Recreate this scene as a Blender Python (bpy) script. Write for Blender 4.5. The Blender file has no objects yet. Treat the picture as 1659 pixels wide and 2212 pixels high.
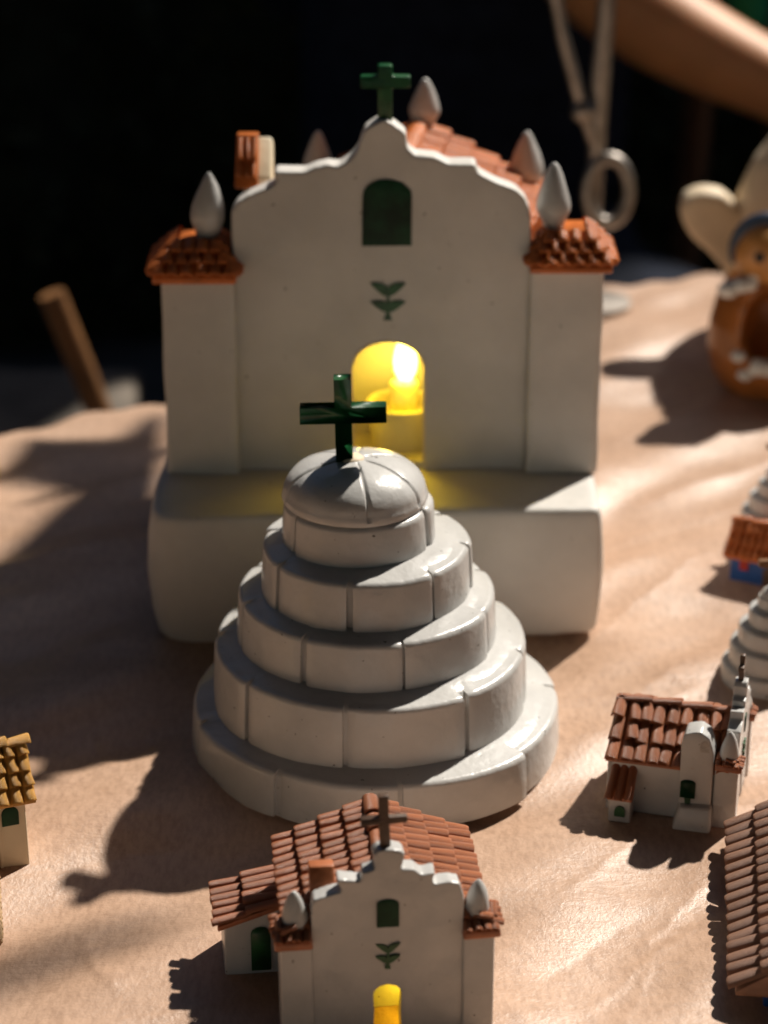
import bpy, bmesh, math, random
import numpy as np
from mathutils import Vector, Matrix, noise, geometry

R = math.radians
U = 0.01                                   # everything below is written in centimetres
SC = bpy.context.scene
COL = SC.collection
random.seed(7)

# ------------------------------------------------------------------ camera, sky, sun, exposure
SUN_AZ, SUN_EL = 50.5, 47.0                # azimuth from +X towards +Y
cd = bpy.data.cameras.new('camera')
cam = bpy.data.objects.new('camera', cd)
COL.objects.link(cam)
cam.location = (0, 0, 46 * U)
cam.rotation_euler = (R(90 - 24), 0, 0)
cd.sensor_fit = 'VERTICAL'
cd.sensor_height = 36
cd.sensor_width = 27
cd.lens = 5000 / 2212 * 36
cd.clip_start = 0.01
cd.clip_end = 200
cd.dof.use_dof = True
cd.dof.focus_distance = 0.81
cd.dof.aperture_fstop = 8.2
cd.dof.aperture_blades = 0
SC.camera = cam

w = bpy.data.worlds.new('World')
SC.world = w
w.use_nodes = True
nt = w.node_tree
bg = nt.nodes['Background']
sky = nt.nodes.new('ShaderNodeTexSky')
sky.sky_type = 'NISHITA'
sky.sun_disc = False
sky.sun_elevation = R(SUN_EL)
sky.sun_rotation = R(90 - SUN_AZ)
nt.links.new(sky.outputs[0], bg.inputs[0])
bg.inputs[1].default_value = 0.05

sl = bpy.data.lights.new('sun', 'SUN')
sl.energy = 5.0
sl.angle = R(1.5)
sl.color = (1.0, 0.93, 0.83)
sun = bpy.data.objects.new('sun', sl)
COL.objects.link(sun)
sd = Vector((math.cos(R(SUN_AZ)) * math.cos(R(SUN_EL)), math.sin(R(SUN_AZ)) * math.cos(R(SUN_EL)), math.sin(R(SUN_EL))))
sun.rotation_euler = sd.to_track_quat('Z', 'Y').to_euler()
sun.location = (1, 1.5, 2)

vs = SC.view_settings
vs.view_transform = 'Standard'
vs.look = 'None'
vs.exposure = 0.3
vs.gamma = 1
vs.use_curve_mapping = False
SC.cycles.max_bounces = 10
SC.cycles.diffuse_bounces = 6
SC.cycles.sample_clamp_indirect = 4

# ------------------------------------------------------------------ materials
MATS = {}

def mat(name, col, rough=0.5, var=0.12, vscale=30.0, bump=0.0, bscale=120.0, spec=0.5, coat=0.0, metal=0.0,
        specks=None, rnd=0.0, sss=0.0, col2=None, bump2=0.0, bscale2=20.0, sheen=0.0):
    m = bpy.data.materials.new(name)
    m.use_nodes = True
    t = m.node_tree
    N, L = t.nodes, t.links
    p = N['Principled BSDF']
    p.inputs['Roughness'].default_value = rough
    p.inputs['Specular IOR Level'].default_value = spec
    p.inputs['Coat Weight'].default_value = coat
    p.inputs['Coat Roughness'].default_value = 0.15
    p.inputs['Metallic'].default_value = metal
    if sheen:
        p.inputs['Sheen Weight'].default_value = sheen
    tc = N.new('ShaderNodeTexCoord')
    nz = N.new('ShaderNodeTexNoise')
    nz.inputs['Scale'].default_value = vscale
    nz.inputs['Detail'].default_value = 6
    nz.inputs['Roughness'].default_value = 0.6
    L.new(tc.outputs['Object'], nz.inputs['Vector'])
    cr = N.new('ShaderNodeValToRGB')
    c2 = col2 or tuple(c * (1 - var) for c in col)
    hi = tuple(min(1, c * (1 + var * 0.5)) for c in col)
    cr.color_ramp.elements[0].position = 0.36
    cr.color_ramp.elements[0].color = (*c2, 1)
    cr.color_ramp.elements[1].position = 0.64
    cr.color_ramp.elements[1].color = (*hi, 1)
    L.new(nz.outputs['Fac'], cr.inputs[0])
    out = cr.outputs[0]
    if rnd:
        oi = N.new('ShaderNodeObjectInfo')
        mr = N.new('ShaderNodeMapRange')
        mr.inputs['To Min'].default_value = 1 - rnd
        mr.inputs['To Max'].default_value = 1 + rnd
        L.new(oi.outputs['Random'], mr.inputs['Value'])
        hs = N.new('ShaderNodeHueSaturation')
        L.new(mr.outputs[0], hs.inputs['Value'])
        L.new(out, hs.inputs['Color'])
        out = hs.outputs[0]
    if specks:
        sp = N.new('ShaderNodeTexNoise')
        sp.inputs['Scale'].default_value = specks[0]
        sp.inputs['Detail'].default_value = 2
        L.new(tc.outputs['Object'], sp.inputs['Vector'])
        r2 = N.new('ShaderNodeValToRGB')
        r2.color_ramp.elements[0].position = specks[1]
        r2.color_ramp.elements[0].color = (0, 0, 0, 1)
        r2.color_ramp.elements[1].position = specks[1] + 0.03
        r2.color_ramp.elements[1].color = (1, 1, 1, 1)
        L.new(sp.outputs['Fac'], r2.inputs[0])
        mx = N.new('ShaderNodeMix')
        mx.data_type = 'RGBA'
        L.new(r2.outputs[0], mx.inputs['Factor'])
        L.new(out, mx.inputs['A'])
        mx.inputs['B'].default_value = (*specks[2], 1)
        out = mx.outputs['Result']
    L.new(out, p.inputs['Base Color'])
    if bump or bump2:
        prev = None
        for st, scl, dist in ((bump2, bscale2, 0.002), (bump, bscale, 0.0006)):
            if not st:
                continue
            bn = N.new('ShaderNodeTexNoise')
            bn.inputs['Scale'].default_value = scl
            bn.inputs['Detail'].default_value = 5
            L.new(tc.outputs['Object'], bn.inputs['Vector'])
            b = N.new('ShaderNodeBump')
            b.inputs['Strength'].default_value = st
            b.inputs['Distance'].default_value = dist
            L.new(bn.outputs['Fac'], b.inputs['Height'])
            if prev:
                L.new(prev.outputs[0], b.inputs['Normal'])
            prev = b
        L.new(prev.outputs[0], p.inputs['Normal'])
    if sss:
        p.inputs['Subsurface Weight'].default_value = sss
        p.inputs['Subsurface Radius'].default_value = (0.01, 0.004, 0.002)
        p.inputs['Subsurface Scale'].default_value = 1.6
    MATS[name] = m
    return m

mat('white_glaze', (0.55, 0.54, 0.52), 0.27, 0.15, 20, bump=0.4, bscale=260, bump2=0.4, bscale2=55,
    specks=(420, 0.735, (0.10, 0.085, 0.07)))
mat('white_matte', (0.65, 0.62, 0.575), 0.55, 0.12, 16, bump=0.3, bscale=220, bump2=0.25, bscale2=40,
    specks=(300, 0.75, (0.2, 0.17, 0.14)))
mat('cream_glaze', (0.78, 0.66, 0.46), 0.45, 0.10, 30, bump=0.3, bscale=200)
mat('seam_grey', (0.42, 0.39, 0.35), 0.7, 0.35, 160, bump=0.5, bscale=300)
mat('terracotta_glaze', (0.58, 0.16, 0.04), 0.26, 0.30, 120, bump=0.35, bscale=260, rnd=0.16, spec=0.35)
mat('terracotta', (0.40, 0.135, 0.055), 0.34, 0.25, 150, bump=0.5, bscale=300, rnd=0.18,
    specks=(700, 0.70, (0.16, 0.05, 0.02)))
mat('brown_clay', (0.30, 0.145, 0.085), 0.5, 0.25, 150, bump=0.5, bscale=300, rnd=0.15)
mat('ochre_glaze', (0.60, 0.30, 0.055), 0.35, 0.25, 150, bump=0.5, bscale=300, rnd=0.18)
mat('green_glaze', (0.012, 0.095, 0.03), 0.30, 0.45, 90, bump=0.3, bscale=200)
mat('green_window', (0.005, 0.040, 0.015), 0.5, 0.6, 90, bump=0.4, bscale=200, spec=0.22)
mat('green_paint', (0.016, 0.085, 0.026), 0.45, 0.5, 140, bump=0.3, bscale=300)
mat('dark_wood', (0.10, 0.055, 0.032), 0.45, 0.4, 200, bump=0.5, bscale=300)
mat('blue_paint', (0.018, 0.09, 0.32), 0.4, 0.2, 90, bump=0.3, bscale=250)
mat('red_paint', (0.42, 0.03, 0.02), 0.4, 0.2, 90)
mat('clay_gloss', (0.36, 0.13, 0.03), 0.3, 0.3, 40, bump=0.2, bscale=100)
mat('clay_face', (0.50, 0.24, 0.07), 0.35, 0.2, 60)
mat('cream_clay', (0.72, 0.58, 0.40), 0.6, 0.15, 30, bump=0.3, bscale=90)
mat('white_slip', (0.72, 0.73, 0.70), 0.5, 0.15, 120)
mat('navy_glaze', (0.03, 0.055, 0.10), 0.35, 0.3, 80)
mat('black_glaze', (0.01, 0.01, 0.012), 0.3, 0.2, 80)
mat('wax', (0.85, 0.80, 0.62), 0.5, 0.05, 40)
mat('cup_glaze', (0.80, 0.74, 0.45), 0.25, 0.08, 60)
mat('wick', (0.02, 0.015, 0.01), 0.9)
mat('steel', (0.30, 0.27, 0.24), 0.45, 0.3, 60, metal=1.0, bump=0.2, bscale=200)
mat('skin', (0.70, 0.31, 0.12), 0.5, 0.12, 25, bump=0.2, bscale=250, sss=0.45)
mat('hair', (0.012, 0.009, 0.008), 0.45, 0.3, 90)
mat('navy_cloth', (0.012, 0.017, 0.032), 0.9, 0.4, 40, bump=0.5, bscale=300, bump2=0.6, bscale2=14, spec=0.2)
mat('green_print', (0.02, 0.35, 0.16), 0.7, 0.1, 60)
mat('stool_wood', (0.22, 0.10, 0.035), 0.5, 0.35, 30, bump=0.3, bscale=90)
mat('stone', (0.13, 0.105, 0.08), 0.85, 0.4, 12, bump=0.6, bscale=80)
mat('ground', (0.06, 0.052, 0.045), 0.95, 0.4, 4, bump=0.6, bscale=60)
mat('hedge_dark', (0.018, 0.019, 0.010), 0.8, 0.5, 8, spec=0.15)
mat('leaf', (0.045, 0.045, 0.018), 0.6, 0.4, 20, rnd=0.3, spec=0.2)
mat('olive_leaf', (0.06, 0.065, 0.012), 0.6, 0.3, 20, spec=0.2)
mat('yellow_paint', (0.70, 0.52, 0.10), 0.4, 0.1, 60)
mat('rope', (0.52, 0.34, 0.18), 0.8, 0.3, 200, bump=0.5, bscale=400)
mat('grey_metal', (0.5, 0.5, 0.5), 0.4, 0.2, 30, metal=1.0)

def emission(name, col, strength):
    m = bpy.data.materials.new(name)
    m.use_nodes = True
    t = m.node_tree
    e = t.nodes.new('ShaderNodeEmission')
    e.inputs[0].default_value = (*col, 1)
    e.inputs[1].default_value = strength
    # a flame is hottest low in its middle
    t.links.new(e.outputs[0], t.nodes['Material Output'].inputs[0])
    MATS[name] = m
emission('flame', (1.0, 0.74, 0.10), 14.0)

def paper_mat():
    m = bpy.data.materials.new('kraft_paper')
    m.use_nodes = True
    t = m.node_tree
    N, L = t.nodes, t.links
    p = N['Principled BSDF']
    tc = N.new('ShaderNodeTexCoord')
    def nz(scale, detail=6, rough=0.6, mapping=None):
        n = N.new('ShaderNodeTexNoise')
        n.inputs['Scale'].default_value = scale
        n.inputs['Detail'].default_value = detail
        n.inputs['Roughness'].default_value = rough
        if mapping:
            mp = N.new('ShaderNodeMapping')
            mp.inputs['Rotation'].default_value = (0, 0, mapping[0])
            mp.inputs['Scale'].default_value = mapping[1]
            L.new(tc.outputs['Object'], mp.inputs[0])
            L.new(mp.outputs[0], n.inputs['Vector'])
        else:
            L.new(tc.outputs['Object'], n.inputs['Vector'])
        return n
    big = nz(9, 5)
    cr = N.new('ShaderNodeValToRGB')
    cr.color_ramp.elements[0].position = 0.35
    cr.color_ramp.elements[0].color = (0.47, 0.295, 0.195, 1)
    cr.color_ramp.elements[1].position = 0.66
    cr.color_ramp.elements[1].color = (0.59, 0.395, 0.28, 1)
    L.new(big.outputs['Fac'], cr.inputs[0])
    fib = nz(420, 3, 0.7, (0.6, (1, 0.35, 1)))
    mx = N.new('ShaderNodeMix')
    mx.data_type = 'RGBA'
    mx.blend_type = 'MULTIPLY'
    mx.inputs['Factor'].default_value = 0.5
    r2 = N.new('ShaderNodeValToRGB')
    r2.color_ramp.elements[0].position = 0.32
    r2.color_ramp.elements[0].color = (0.55, 0.5, 0.46, 1)
    r2.color_ramp.elements[1].position = 0.6
    r2.color_ramp.elements[1].color = (1, 1, 1, 1)
    L.new(fib.outputs['Fac'], r2.inputs[0])
    L.new(cr.outputs[0], mx.inputs['A'])
    L.new(r2.outputs[0], mx.inputs['B'])
    L.new(mx.outputs['Result'], p.inputs['Base Color'])
    rg = nz(14, 4)
    mr = N.new('ShaderNodeMapRange')
    mr.inputs['To Min'].default_value = 0.30
    mr.inputs['To Max'].default_value = 0.52
    L.new(rg.outputs['Fac'], mr.inputs['Value'])
    L.new(mr.outputs[0], p.inputs['Roughness'])
    p.inputs['Specular IOR Level'].default_value = 0.6
    b1 = N.new('ShaderNodeBump')
    b1.inputs['Strength'].default_value = 0.35
    b1.inputs['Distance'].default_value = 0.003
    st = nz(26, 6, 0.6, (R(38), (0.5, 2.2, 1)))
    L.new(st.outputs['Fac'], b1.inputs['Height'])
    b2 = N.new('ShaderNodeBump')
    b2.inputs['Strength'].default_value = 0.55
    b2.inputs['Distance'].default_value = 0.0006
    fn = nz(520, 4, 0.7)
    L.new(fn.outputs['Fac'], b2.inputs['Height'])
    L.new(b1.outputs[0], b2.inputs['Normal'])
    L.new(b2.outputs[0], p.inputs['Normal'])
    MATS['kraft_paper'] = m
paper_mat()

# ------------------------------------------------------------------ helpers
class MB:
    def __init__(s):
        s.v, s.f = [], []
    def add(s, vs_, fs_, M=None):
        o = len(s.v)
        for p in vs_:
            p = Vector(p)
            s.v.append(M @ p if M else p)
        for f in fs_:
            s.f.append([i + o for i in f])
        return s
    def box(s, x0, x1, y0, y1, z0, z1, M=None):
        v = [(x, y, z) for z in (z0, z1) for y in (y0, y1) for x in (x0, x1)]
        f = [(0, 2, 3, 1), (4, 5, 7, 6), (0, 1, 5, 4), (2, 6, 7, 3), (0, 4, 6, 2), (1, 3, 7, 5)]
        return s.add(v, f, M)
    def hexa(s, bot, top, M=None):
        v = list(bot) + list(top)                     # 4 bottom ccw, 4 top ccw
        f = [(3, 2, 1, 0), (4, 5, 6, 7), (0, 1, 5, 4), (1, 2, 6, 5), (2, 3, 7, 6), (3, 0, 4, 7)]
        return s.add(v, f, M)
    def prism(s, pts, y0, y1, M=None):
        """outline in (x, z), extruded along y"""
        a = sum(pts[i][0] * pts[(i + 1) % len(pts)][1] - pts[(i + 1) % len(pts)][0] * pts[i][1] for i in range(len(pts)))
        if a < 0:
            pts = pts[::-1]
        n = len(pts)
        v = [(x, y0, z) for x, z in pts] + [(x, y1, z) for x, z in pts]
        tri = geometry.tessellate_polygon([[Vector((x, z, 0)) for x, z in pts]])
        f = []
        for t_ in tri:
            i, j, k = t_
            ar = (pts[j][0] - pts[i][0]) * (pts[k][1] - pts[i][1]) - (pts[k][0] - pts[i][0]) * (pts[j][1] - pts[i][1])
            if ar < 0:
                i, k = k, i
            f.append((i, j, k))
            f.append((k + n, j + n, i + n))
        for i in range(n):
            j = (i + 1) % n
            f.append((j, i, i + n, j + n))
        return s.add(v, f, M)
    def lathe(s, prof, n=32, c=(0, 0, 0), M=None, squash=None):
        v, f = [], []
        m = len(prof)
        for i in range(n):
            a = 2 * math.pi * i / n
            k = squash(a) if squash else 1
            for r, z in prof:
                v.append((c[0] + r * k * math.cos(a), c[1] + r * k * math.sin(a), c[2] + z))
        for i in range(n):
            j = (i + 1) % n
            for q in range(m - 1):
                f.append((i * m + q, j * m + q, j * m + q + 1, i * m + q + 1))
        f.append([i * m for i in range(n)][::-1])
        f.append([i * m + m - 1 for i in range(n)])
        return s.add(v, f, M)
    def tube(s, pts, rad, n=10, closed=False, M=None):
        pts = [Vector(p) for p in pts]
        rr = rad if isinstance(rad, (list, tuple)) else [rad] * len(pts)
        v, f = [], []
        up = Vector((0.13, 0.31, 0.94)).normalized()
        N = len(pts)
        for i, p in enumerate(pts):
            a = pts[(i - 1) % N] if closed or i else p
            b = pts[(i + 1) % N] if closed or i < N - 1 else p
            d = (b - a).normalized()
            x = d.cross(up)
            if x.length < 1e-3:
                x = d.cross(Vector((1, 0, 0)))
            x.normalize()
            y = d.cross(x)
            for k in range(n):
                t_ = 2 * math.pi * k / n
                v.append(p + (x * math.cos(t_) + y * math.sin(t_)) * rr[i])
        for i in range(N if closed else N - 1):
            j = (i + 1) % N
            for k in range(n):
                l = (k + 1) % n
                f.append((i * n + k, i * n + l, j * n + l, j * n + k))
        if not closed:
            f.append(list(range(n))[::-1])
            f.append([(N - 1) * n + k for k in range(n)])
        return s.add(v, f, M)
    def mesh(s, name):
        me = bpy.data.meshes.new(name)
        me.from_pydata([tuple(p * U) for p in s.v], [], s.f)
        bm = bmesh.new()
        bm.from_mesh(me)
        bmesh.ops.recalc_face_normals(bm, faces=bm.faces)
        bm.to_mesh(me)
        bm.free()
        return me

def link(name, me, m, parent=None):
    o = bpy.data.objects.new(name, me)
    COL.objects.link(o)
    if m:
        me.materials.clear()
        me.materials.append(MATS[m])
    if parent:
        o.parent = parent
    return o

def bake(o):
    bpy.context.view_layer.update()
    dg = bpy.context.evaluated_depsgraph_get()
    me = bpy.data.meshes.new_from_object(o.evaluated_get(dg))
    o.modifiers.clear()
    o.data = me
    return me

def build(mb, name, m, parent=None, bevel=0, seg=3, remesh=0, smooth_it=4, lump=0, lscale=1.0, smooth=True, sub=0):
    me = mb.mesh(name)
    o = link(name, me, m, parent)
    if remesh:
        r = o.modifiers.new('r', 'REMESH')
        r.mode = 'VOXEL'
        r.voxel_size = remesh * U
        if smooth_it:
            sm = o.modifiers.new('s', 'SMOOTH')
            sm.iterations = smooth_it
            sm.factor = 0.6
    elif bevel:
        b = o.modifiers.new('b', 'BEVEL')
        b.width = bevel * U
        b.segments = seg
        b.limit_method = 'ANGLE'
        b.angle_limit = R(28)
        b.harden_normals = False
    if sub:
        ss = o.modifiers.new('ss', 'SUBSURF')
        ss.levels = ss.render_levels = sub
    if o.modifiers:
        me = bake(o)
    if lump:
        seed = Vector((random.random() * 50, random.random() * 50, 0))
        ns = [v.normal.copy() for v in me.vertices]
        for v, n in zip(me.vertices, ns):
            v.co += n * (lump * U * noise.noise(v.co / U * lscale + seed))
    if smooth:
        if remesh or sub or lump:
            for p in me.polygons:
                p.use_smooth = True
        else:
            for p in me.polygons:
                p.use_smooth = True
            bm = bmesh.new()
            bm.from_mesh(me)
            for e in bm.edges:
                if len(e.link_faces) == 2 and e.calc_face_angle(0) > R(40):
                    e.smooth = False
            bm.to_mesh(me)
            bm.free()
    return o

MB_build = build

def thing(name, label, cat, loc=(0, 0, 0), rz=0, group=None):
    o = bpy.data.objects.new(name, None)
    COL.objects.link(o)
    o.empty_display_size = 0.01
    o.location = Vector(loc) * U
    o.rotation_euler = (0, 0, rz)
    o['label'] = label
    o['category'] = cat
    if group:
        o['group'] = group
    return o

def tag(o, label, cat, group=None):
    o['label'] = label
    o['category'] = cat
    if group:
        o['group'] = group
    return o

# ---- one barrel tile, shared by every roof (x runs down the slope, y across, unit size)
def tile_mesh(m):
    seg = 6
    v, f, sm = [], [], []
    for xi, (x, wd, zz) in enumerate(((0.0, 0.86, -0.10), (0.5, 0.95, -0.02), (0.93, 1.0, 0.04), (1.0, 0.97, 0.0))):
        for k in range(seg + 1):
            a = math.pi * k / seg
            v.append((x, -0.5 * wd * math.cos(a), zz + 0.46 * math.sin(a) * wd))
    n = seg + 1
    for i in range(3):
        for k in range(seg):
            f.append((i * n + k, (i + 1) * n + k, (i + 1) * n + k + 1, i * n + k + 1))
            sm.append(True)
    o = len(v)                                  # inner lip so the open lower end has thickness
    for k in range(n):
        a = math.pi * k / seg
        v.append((0.985, -0.36 * math.cos(a), -0.02 + 0.32 * math.sin(a)))
    for k in range(seg):
        f.append((3 * n + k, o + k, o + k + 1, 3 * n + k + 1))
        sm.append(False)
    o2 = len(v)
    for k in range(n):
        a = math.pi * k / seg
        v.append((0.55, -0.34 * math.cos(a), -0.06 + 0.28 * math.sin(a)))
    for k in range(seg):
        f.append((o + k, o2 + k, o2 + k + 1, o + k + 1))
        sm.append(True)
    me = bpy.data.meshes.new('roof_tile')
    me.from_pydata(v, [], f)
    for p, s_ in zip(me.polygons, sm):
        p.use_smooth = s_
    me.materials.append(MATS[m])
    return me
TILES = {m: tile_mesh(m) for m in ('terracotta_glaze', 'terracotta', 'brown_clay', 'ochre_glaze')}

def tiles(parent, m, O, along, down, n_al, n_dn, L_al, L_dn, jit=0.05, lift=0.02, over=1.22, hh=1.0, name='roof_tile'):
    """courses of barrel tiles: O is the ridge-side corner, `along` runs with the ridge, `down` down the slope"""
    O = Vector(O)
    al = Vector(along).normalized()
    dn = Vector(down).normalized()
    nr = dn.cross(al)
    if nr.z < 0:
        nr = -nr
    wd = L_al / n_al
    st = L_dn / n_dn
    for j in range(n_dn):
        for i in range(n_al):
            tilt = R(6) + random.uniform(-1, 1) * jit * 0.5
            yaw = random.uniform(-1, 1) * jit * 1.3
            x = (dn * math.cos(tilt) + nr * math.sin(tilt))
            x = (x + al * yaw).normalized()
            y = (al - x * al.dot(x)).normalized()
            z = x.cross(y)
            if z.dot(nr) < 0:
                y = -y
                z = -z
            p = O + al * ((i + 0.5) * wd + random.uniform(-1, 1) * jit * wd * 0.5) + dn * (j * st - st * 0.12 + random.uniform(-1, 1) * jit * st * 0.6) + nr * (lift)
            s_ = (st * over, wd * random.uniform(0.95, 1.06), wd * hh)
            M = Matrix(((x.x * s_[0], y.x * s_[1], z.x * s_[2], p.x * U), (x.y * s_[0], y.y * s_[1], z.y * s_[2], p.y * U),
                        (x.z * s_[0], y.z * s_[1], z.z * s_[2], p.z * U), (0, 0, 0, 1)))
            M = M @ Matrix.Diagonal((U, U, U, 1))
            o = bpy.data.objects.new(name, TILES[m])
            COL.objects.link(o)
            o.parent = parent
            o.matrix_basis = M

def ridge_tiles(parent, m, A, B, n, wd, hh=0.75):
    A, B = Vector(A), Vector(B)
    d = (B - A)
    L = d.length / n
    for k in range(n):
        x = (d.normalized() + Vector((0, 0, 0.07 + random.uniform(-.03, .03)))).normalized()
        y = Vector((0, 0, 1)).cross(x).normalized()
        z = x.cross(y)
        p = A + d * (k / n) + Vector((random.uniform(-1, 1) * .03 * wd, 0, -0.10 * wd))
        sx, sy, sz = L * 1.2 * U, wd * random.uniform(.94, 1.05) * U, wd * hh * U
        o = bpy.data.objects.new('ridge_tile', TILES[m])
        COL.objects.link(o)
        o.parent = parent
        o.matrix_basis = Matrix(((x.x * sx, y.x * sy, z.x * sz, p.x * U), (x.y * sx, y.y * sy, z.y * sz, p.y * U),
                                 (x.z * sx, y.z * sy, z.z * sz, p.z * U), (0, 0, 0, 1)))

def arch(x0, x1, z0, z1, n=8, rise=None):
    """outline of an arched opening, bottom-left, up, over and down"""
    r = (x1 - x0) / 2
    rise = rise or r
    c = (x0 + x1) / 2
    pts = [(x0, z0)]
    for k in range(n + 1):
        a = math.pi - math.pi * k / n
        pts.append((c + r * math.cos(a), z1 - rise + rise * math.sin(a)))
    pts.append((x1, z0))
    return pts

def cross_mesh(w_, t_, z0, z1, za, x0, x1, c=0.0, M=None, h=None):
    h = h or w_
    o = [(c - w_ / 2, z0), (c + w_ / 2, z0), (c + w_ / 2, za - h / 2), (x1, za - h / 2), (x1, za + h / 2), (c + w_ / 2, za + h / 2),
         (c + w_ / 2, z1), (c - w_ / 2, z1), (c - w_ / 2, za + h / 2), (x0, za + h / 2), (x0, za - h / 2), (c - w_ / 2, za - h / 2)]
    return MB().prism(o, -t_ / 2, t_ / 2, M)

def finial_prof(h, r):
    return [(r * 0.62, 0), (r * 0.60, h * 0.06), (r * 0.72, h * 0.14), (r * 0.95, h * 0.27), (r * 1.0, h * 0.36), (r * 0.93, h * 0.48),
            (r * 0.74, h * 0.64), (r * 0.50, h * 0.80), (r * 0.27, h * 0.93), (r * 0.11, h * 0.985), (0.001, h)]

def finial(parent, x, y, z, h, r, m='white_glaze', cone=False):
    pf = finial_prof(h, r)
    if cone:
        pf = [(r * .98, 0), (r * 1.0, h * .12), (r * .95, h * .3), (r * .80, h * .5), (r * .60, h * .7), (r * .38, h * .86), (r * .18, h * .96), (.001, h)]
    o = build(MB().lathe(pf, 28), 'finial', m, parent, lump=0.06 * r * 2, lscale=1.1 / r * 0.6)
    o.location = Vector((x, y, z)) * U
    o.rotation_euler = (random.uniform(-0.05, 0.05), random.uniform(-0.06, 0.06), random.random() * 6)
    return o

def leaf_outline(a, b, wd, n=7):
    a, b = Vector((a[0], a[1])), Vector((b[0], b[1]))
    d = b - a
    pn = Vector((-d.y, d.x)).normalized()
    L, Rr = [], []
    for k in range(n + 1):
        t_ = k / n
        q = wd * math.sin(math.pi * min(1, t_ ** 0.75 * 0.93 + 0.06)) ** 0.8
        p = a + d * t_ + pn * (0.18 * wd * math.sin(math.pi * t_))
        L.append(p + pn * q)
        Rr.append(p - pn * q * 0.6)
    return [(p.x, p.y) for p in L + Rr[::-1]]

def sprig(parent, cx, z0, h, wd, y, th):
    """painted twig of four leaves"""
    mb = MB()
    s = h
    mb.prism([(cx - .13 * wd, z0), (cx + .12 * wd, z0), (cx + .05 * wd, z0 + .18 * s), (cx + .05 * wd, z0 + .78 * s), (cx - .03 * wd, z0 + .78 * s), (cx - .05 * wd, z0 + .18 * s)], y - th, y + th)
    for sx in (-1, 1):
        for (za, zb) in ((.24, .50), (.66, 1.0)):
            mb.prism(leaf_outline((cx, z0 + za * s), (cx + sx * wd * .5, z0 + zb * s * .985), sx * .17 * wd), y - th * (.9 + .05 * sx), y + th)
    o = build(mb, 'painted_sprig', 'green_paint', parent, smooth=False)
    return o

# ------------------------------------------------------------------ the setting
def struct(o):
    o['kind'] = 'structure'
    return o

g = MB()
n_ = 24
g.add([(-900 + 1800 * i / n_, -300 + 2100 * j / n_, -75) for j in range(n_ + 1) for i in range(n_ + 1)],
      [(j * (n_ + 1) + i, j * (n_ + 1) + i + 1, (j + 1) * (n_ + 1) + i + 1, (j + 1) * (n_ + 1) + i) for j in range(n_) for i in range(n_)])
struct(build(g, 'ground', 'ground', smooth=False))

# kraft paper over the table: a real sheet with creases, bent down past the far edge
EDGE = [(-75, 92), (-45, 103), (-20.4, 113.9), (-16.2, 115.9), (-11.9, 118.0), (0, 126.5), (8, 133.5), (14, 138.2), (19.6, 139.6), (32, 140.5), (75, 143)]
EX, EY = [e[0] for e in EDGE], [e[1] for e in EDGE]

def paper_height(X, Y):
    z = np.zeros_like(X)
    rs = np.random.RandomState(4)
    for k in range(34):                        # soft ripples, mostly running up to the right
        lam = rs.uniform(2.2, 13)
        ang = R(rs.normal(128, 28))
        ph = rs.uniform(0, 6.28)
        amp = 0.0095 * lam ** 0.8
        wob = 0.8 * np.sin(X / rs.uniform(5, 14) + ph) + 0.8 * np.sin(Y / rs.uniform(5, 14) + ph * 2)
        z += amp * np.sin((X * math.cos(ang) + Y * math.sin(ang)) * 6.283 / lam + ph + wob) * rs.uniform(0.3, 1)
    def crease(x0, y0, x1, y1, h, wd):
        d = np.hypot(x1 - x0, y1 - y0)
        ux, uy = (x1 - x0) / d, (y1 - y0) / d
        s_ = (X - x0) * ux + (Y - y0) * uy
        q = -(X - x0) * uy + (Y - y0) * ux + 0.12 * np.sin(s_ * 1.1) + 0.05 * np.sin(s_ * 3.7)
        env = np.clip(np.minimum(s_, d - s_) / (0.18 * d) + 0.2, 0, 1)
        return h * env * np.exp(-np.abs(q) / wd)
    for c in [(-11.9, 82.0, -10.6, 78.6, .09, .35), (-10.4, 67.2, -8.9, 63.6, .08, .3), (-13.6, 71, -7, 73.3, -.05, .25), (-12, 66.0, -4.5, 68.5, .05, .3),
              (8.5, 66.5, 12, 70.8, .08, .4), (6.5, 63.0, 11, 68.0, .07, .35), (5, 64.5, 9.6, 69.0, -.05, .35), (8.6, 89.5, 15.5, 99, .08, .5), (10, 84, 17.5, 92, .08, .5), (9, 80.5, 13.5, 85.4, .07, .45),
              (11.5, 86.5, 13.6, 83.9, .06, .3), (12, 104, 24, 113, .12, .8), (13, 121, 24, 126, .12, .9), (9.5, 99, 20, 106, .09, .6), (-19, 96, -11, 101, .08, .5), (6.2, 69.6, 9.6, 73.4, .06, .35),
              (7.5, 61.8, 9.2, 65.6, .06, .3), (-9.5, 62, -4.5, 63.4, .05, .25), (-14.5, 77.5, -8.5, 79.4, .05, .3)]:
        z += crease(*c)
    return z

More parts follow.
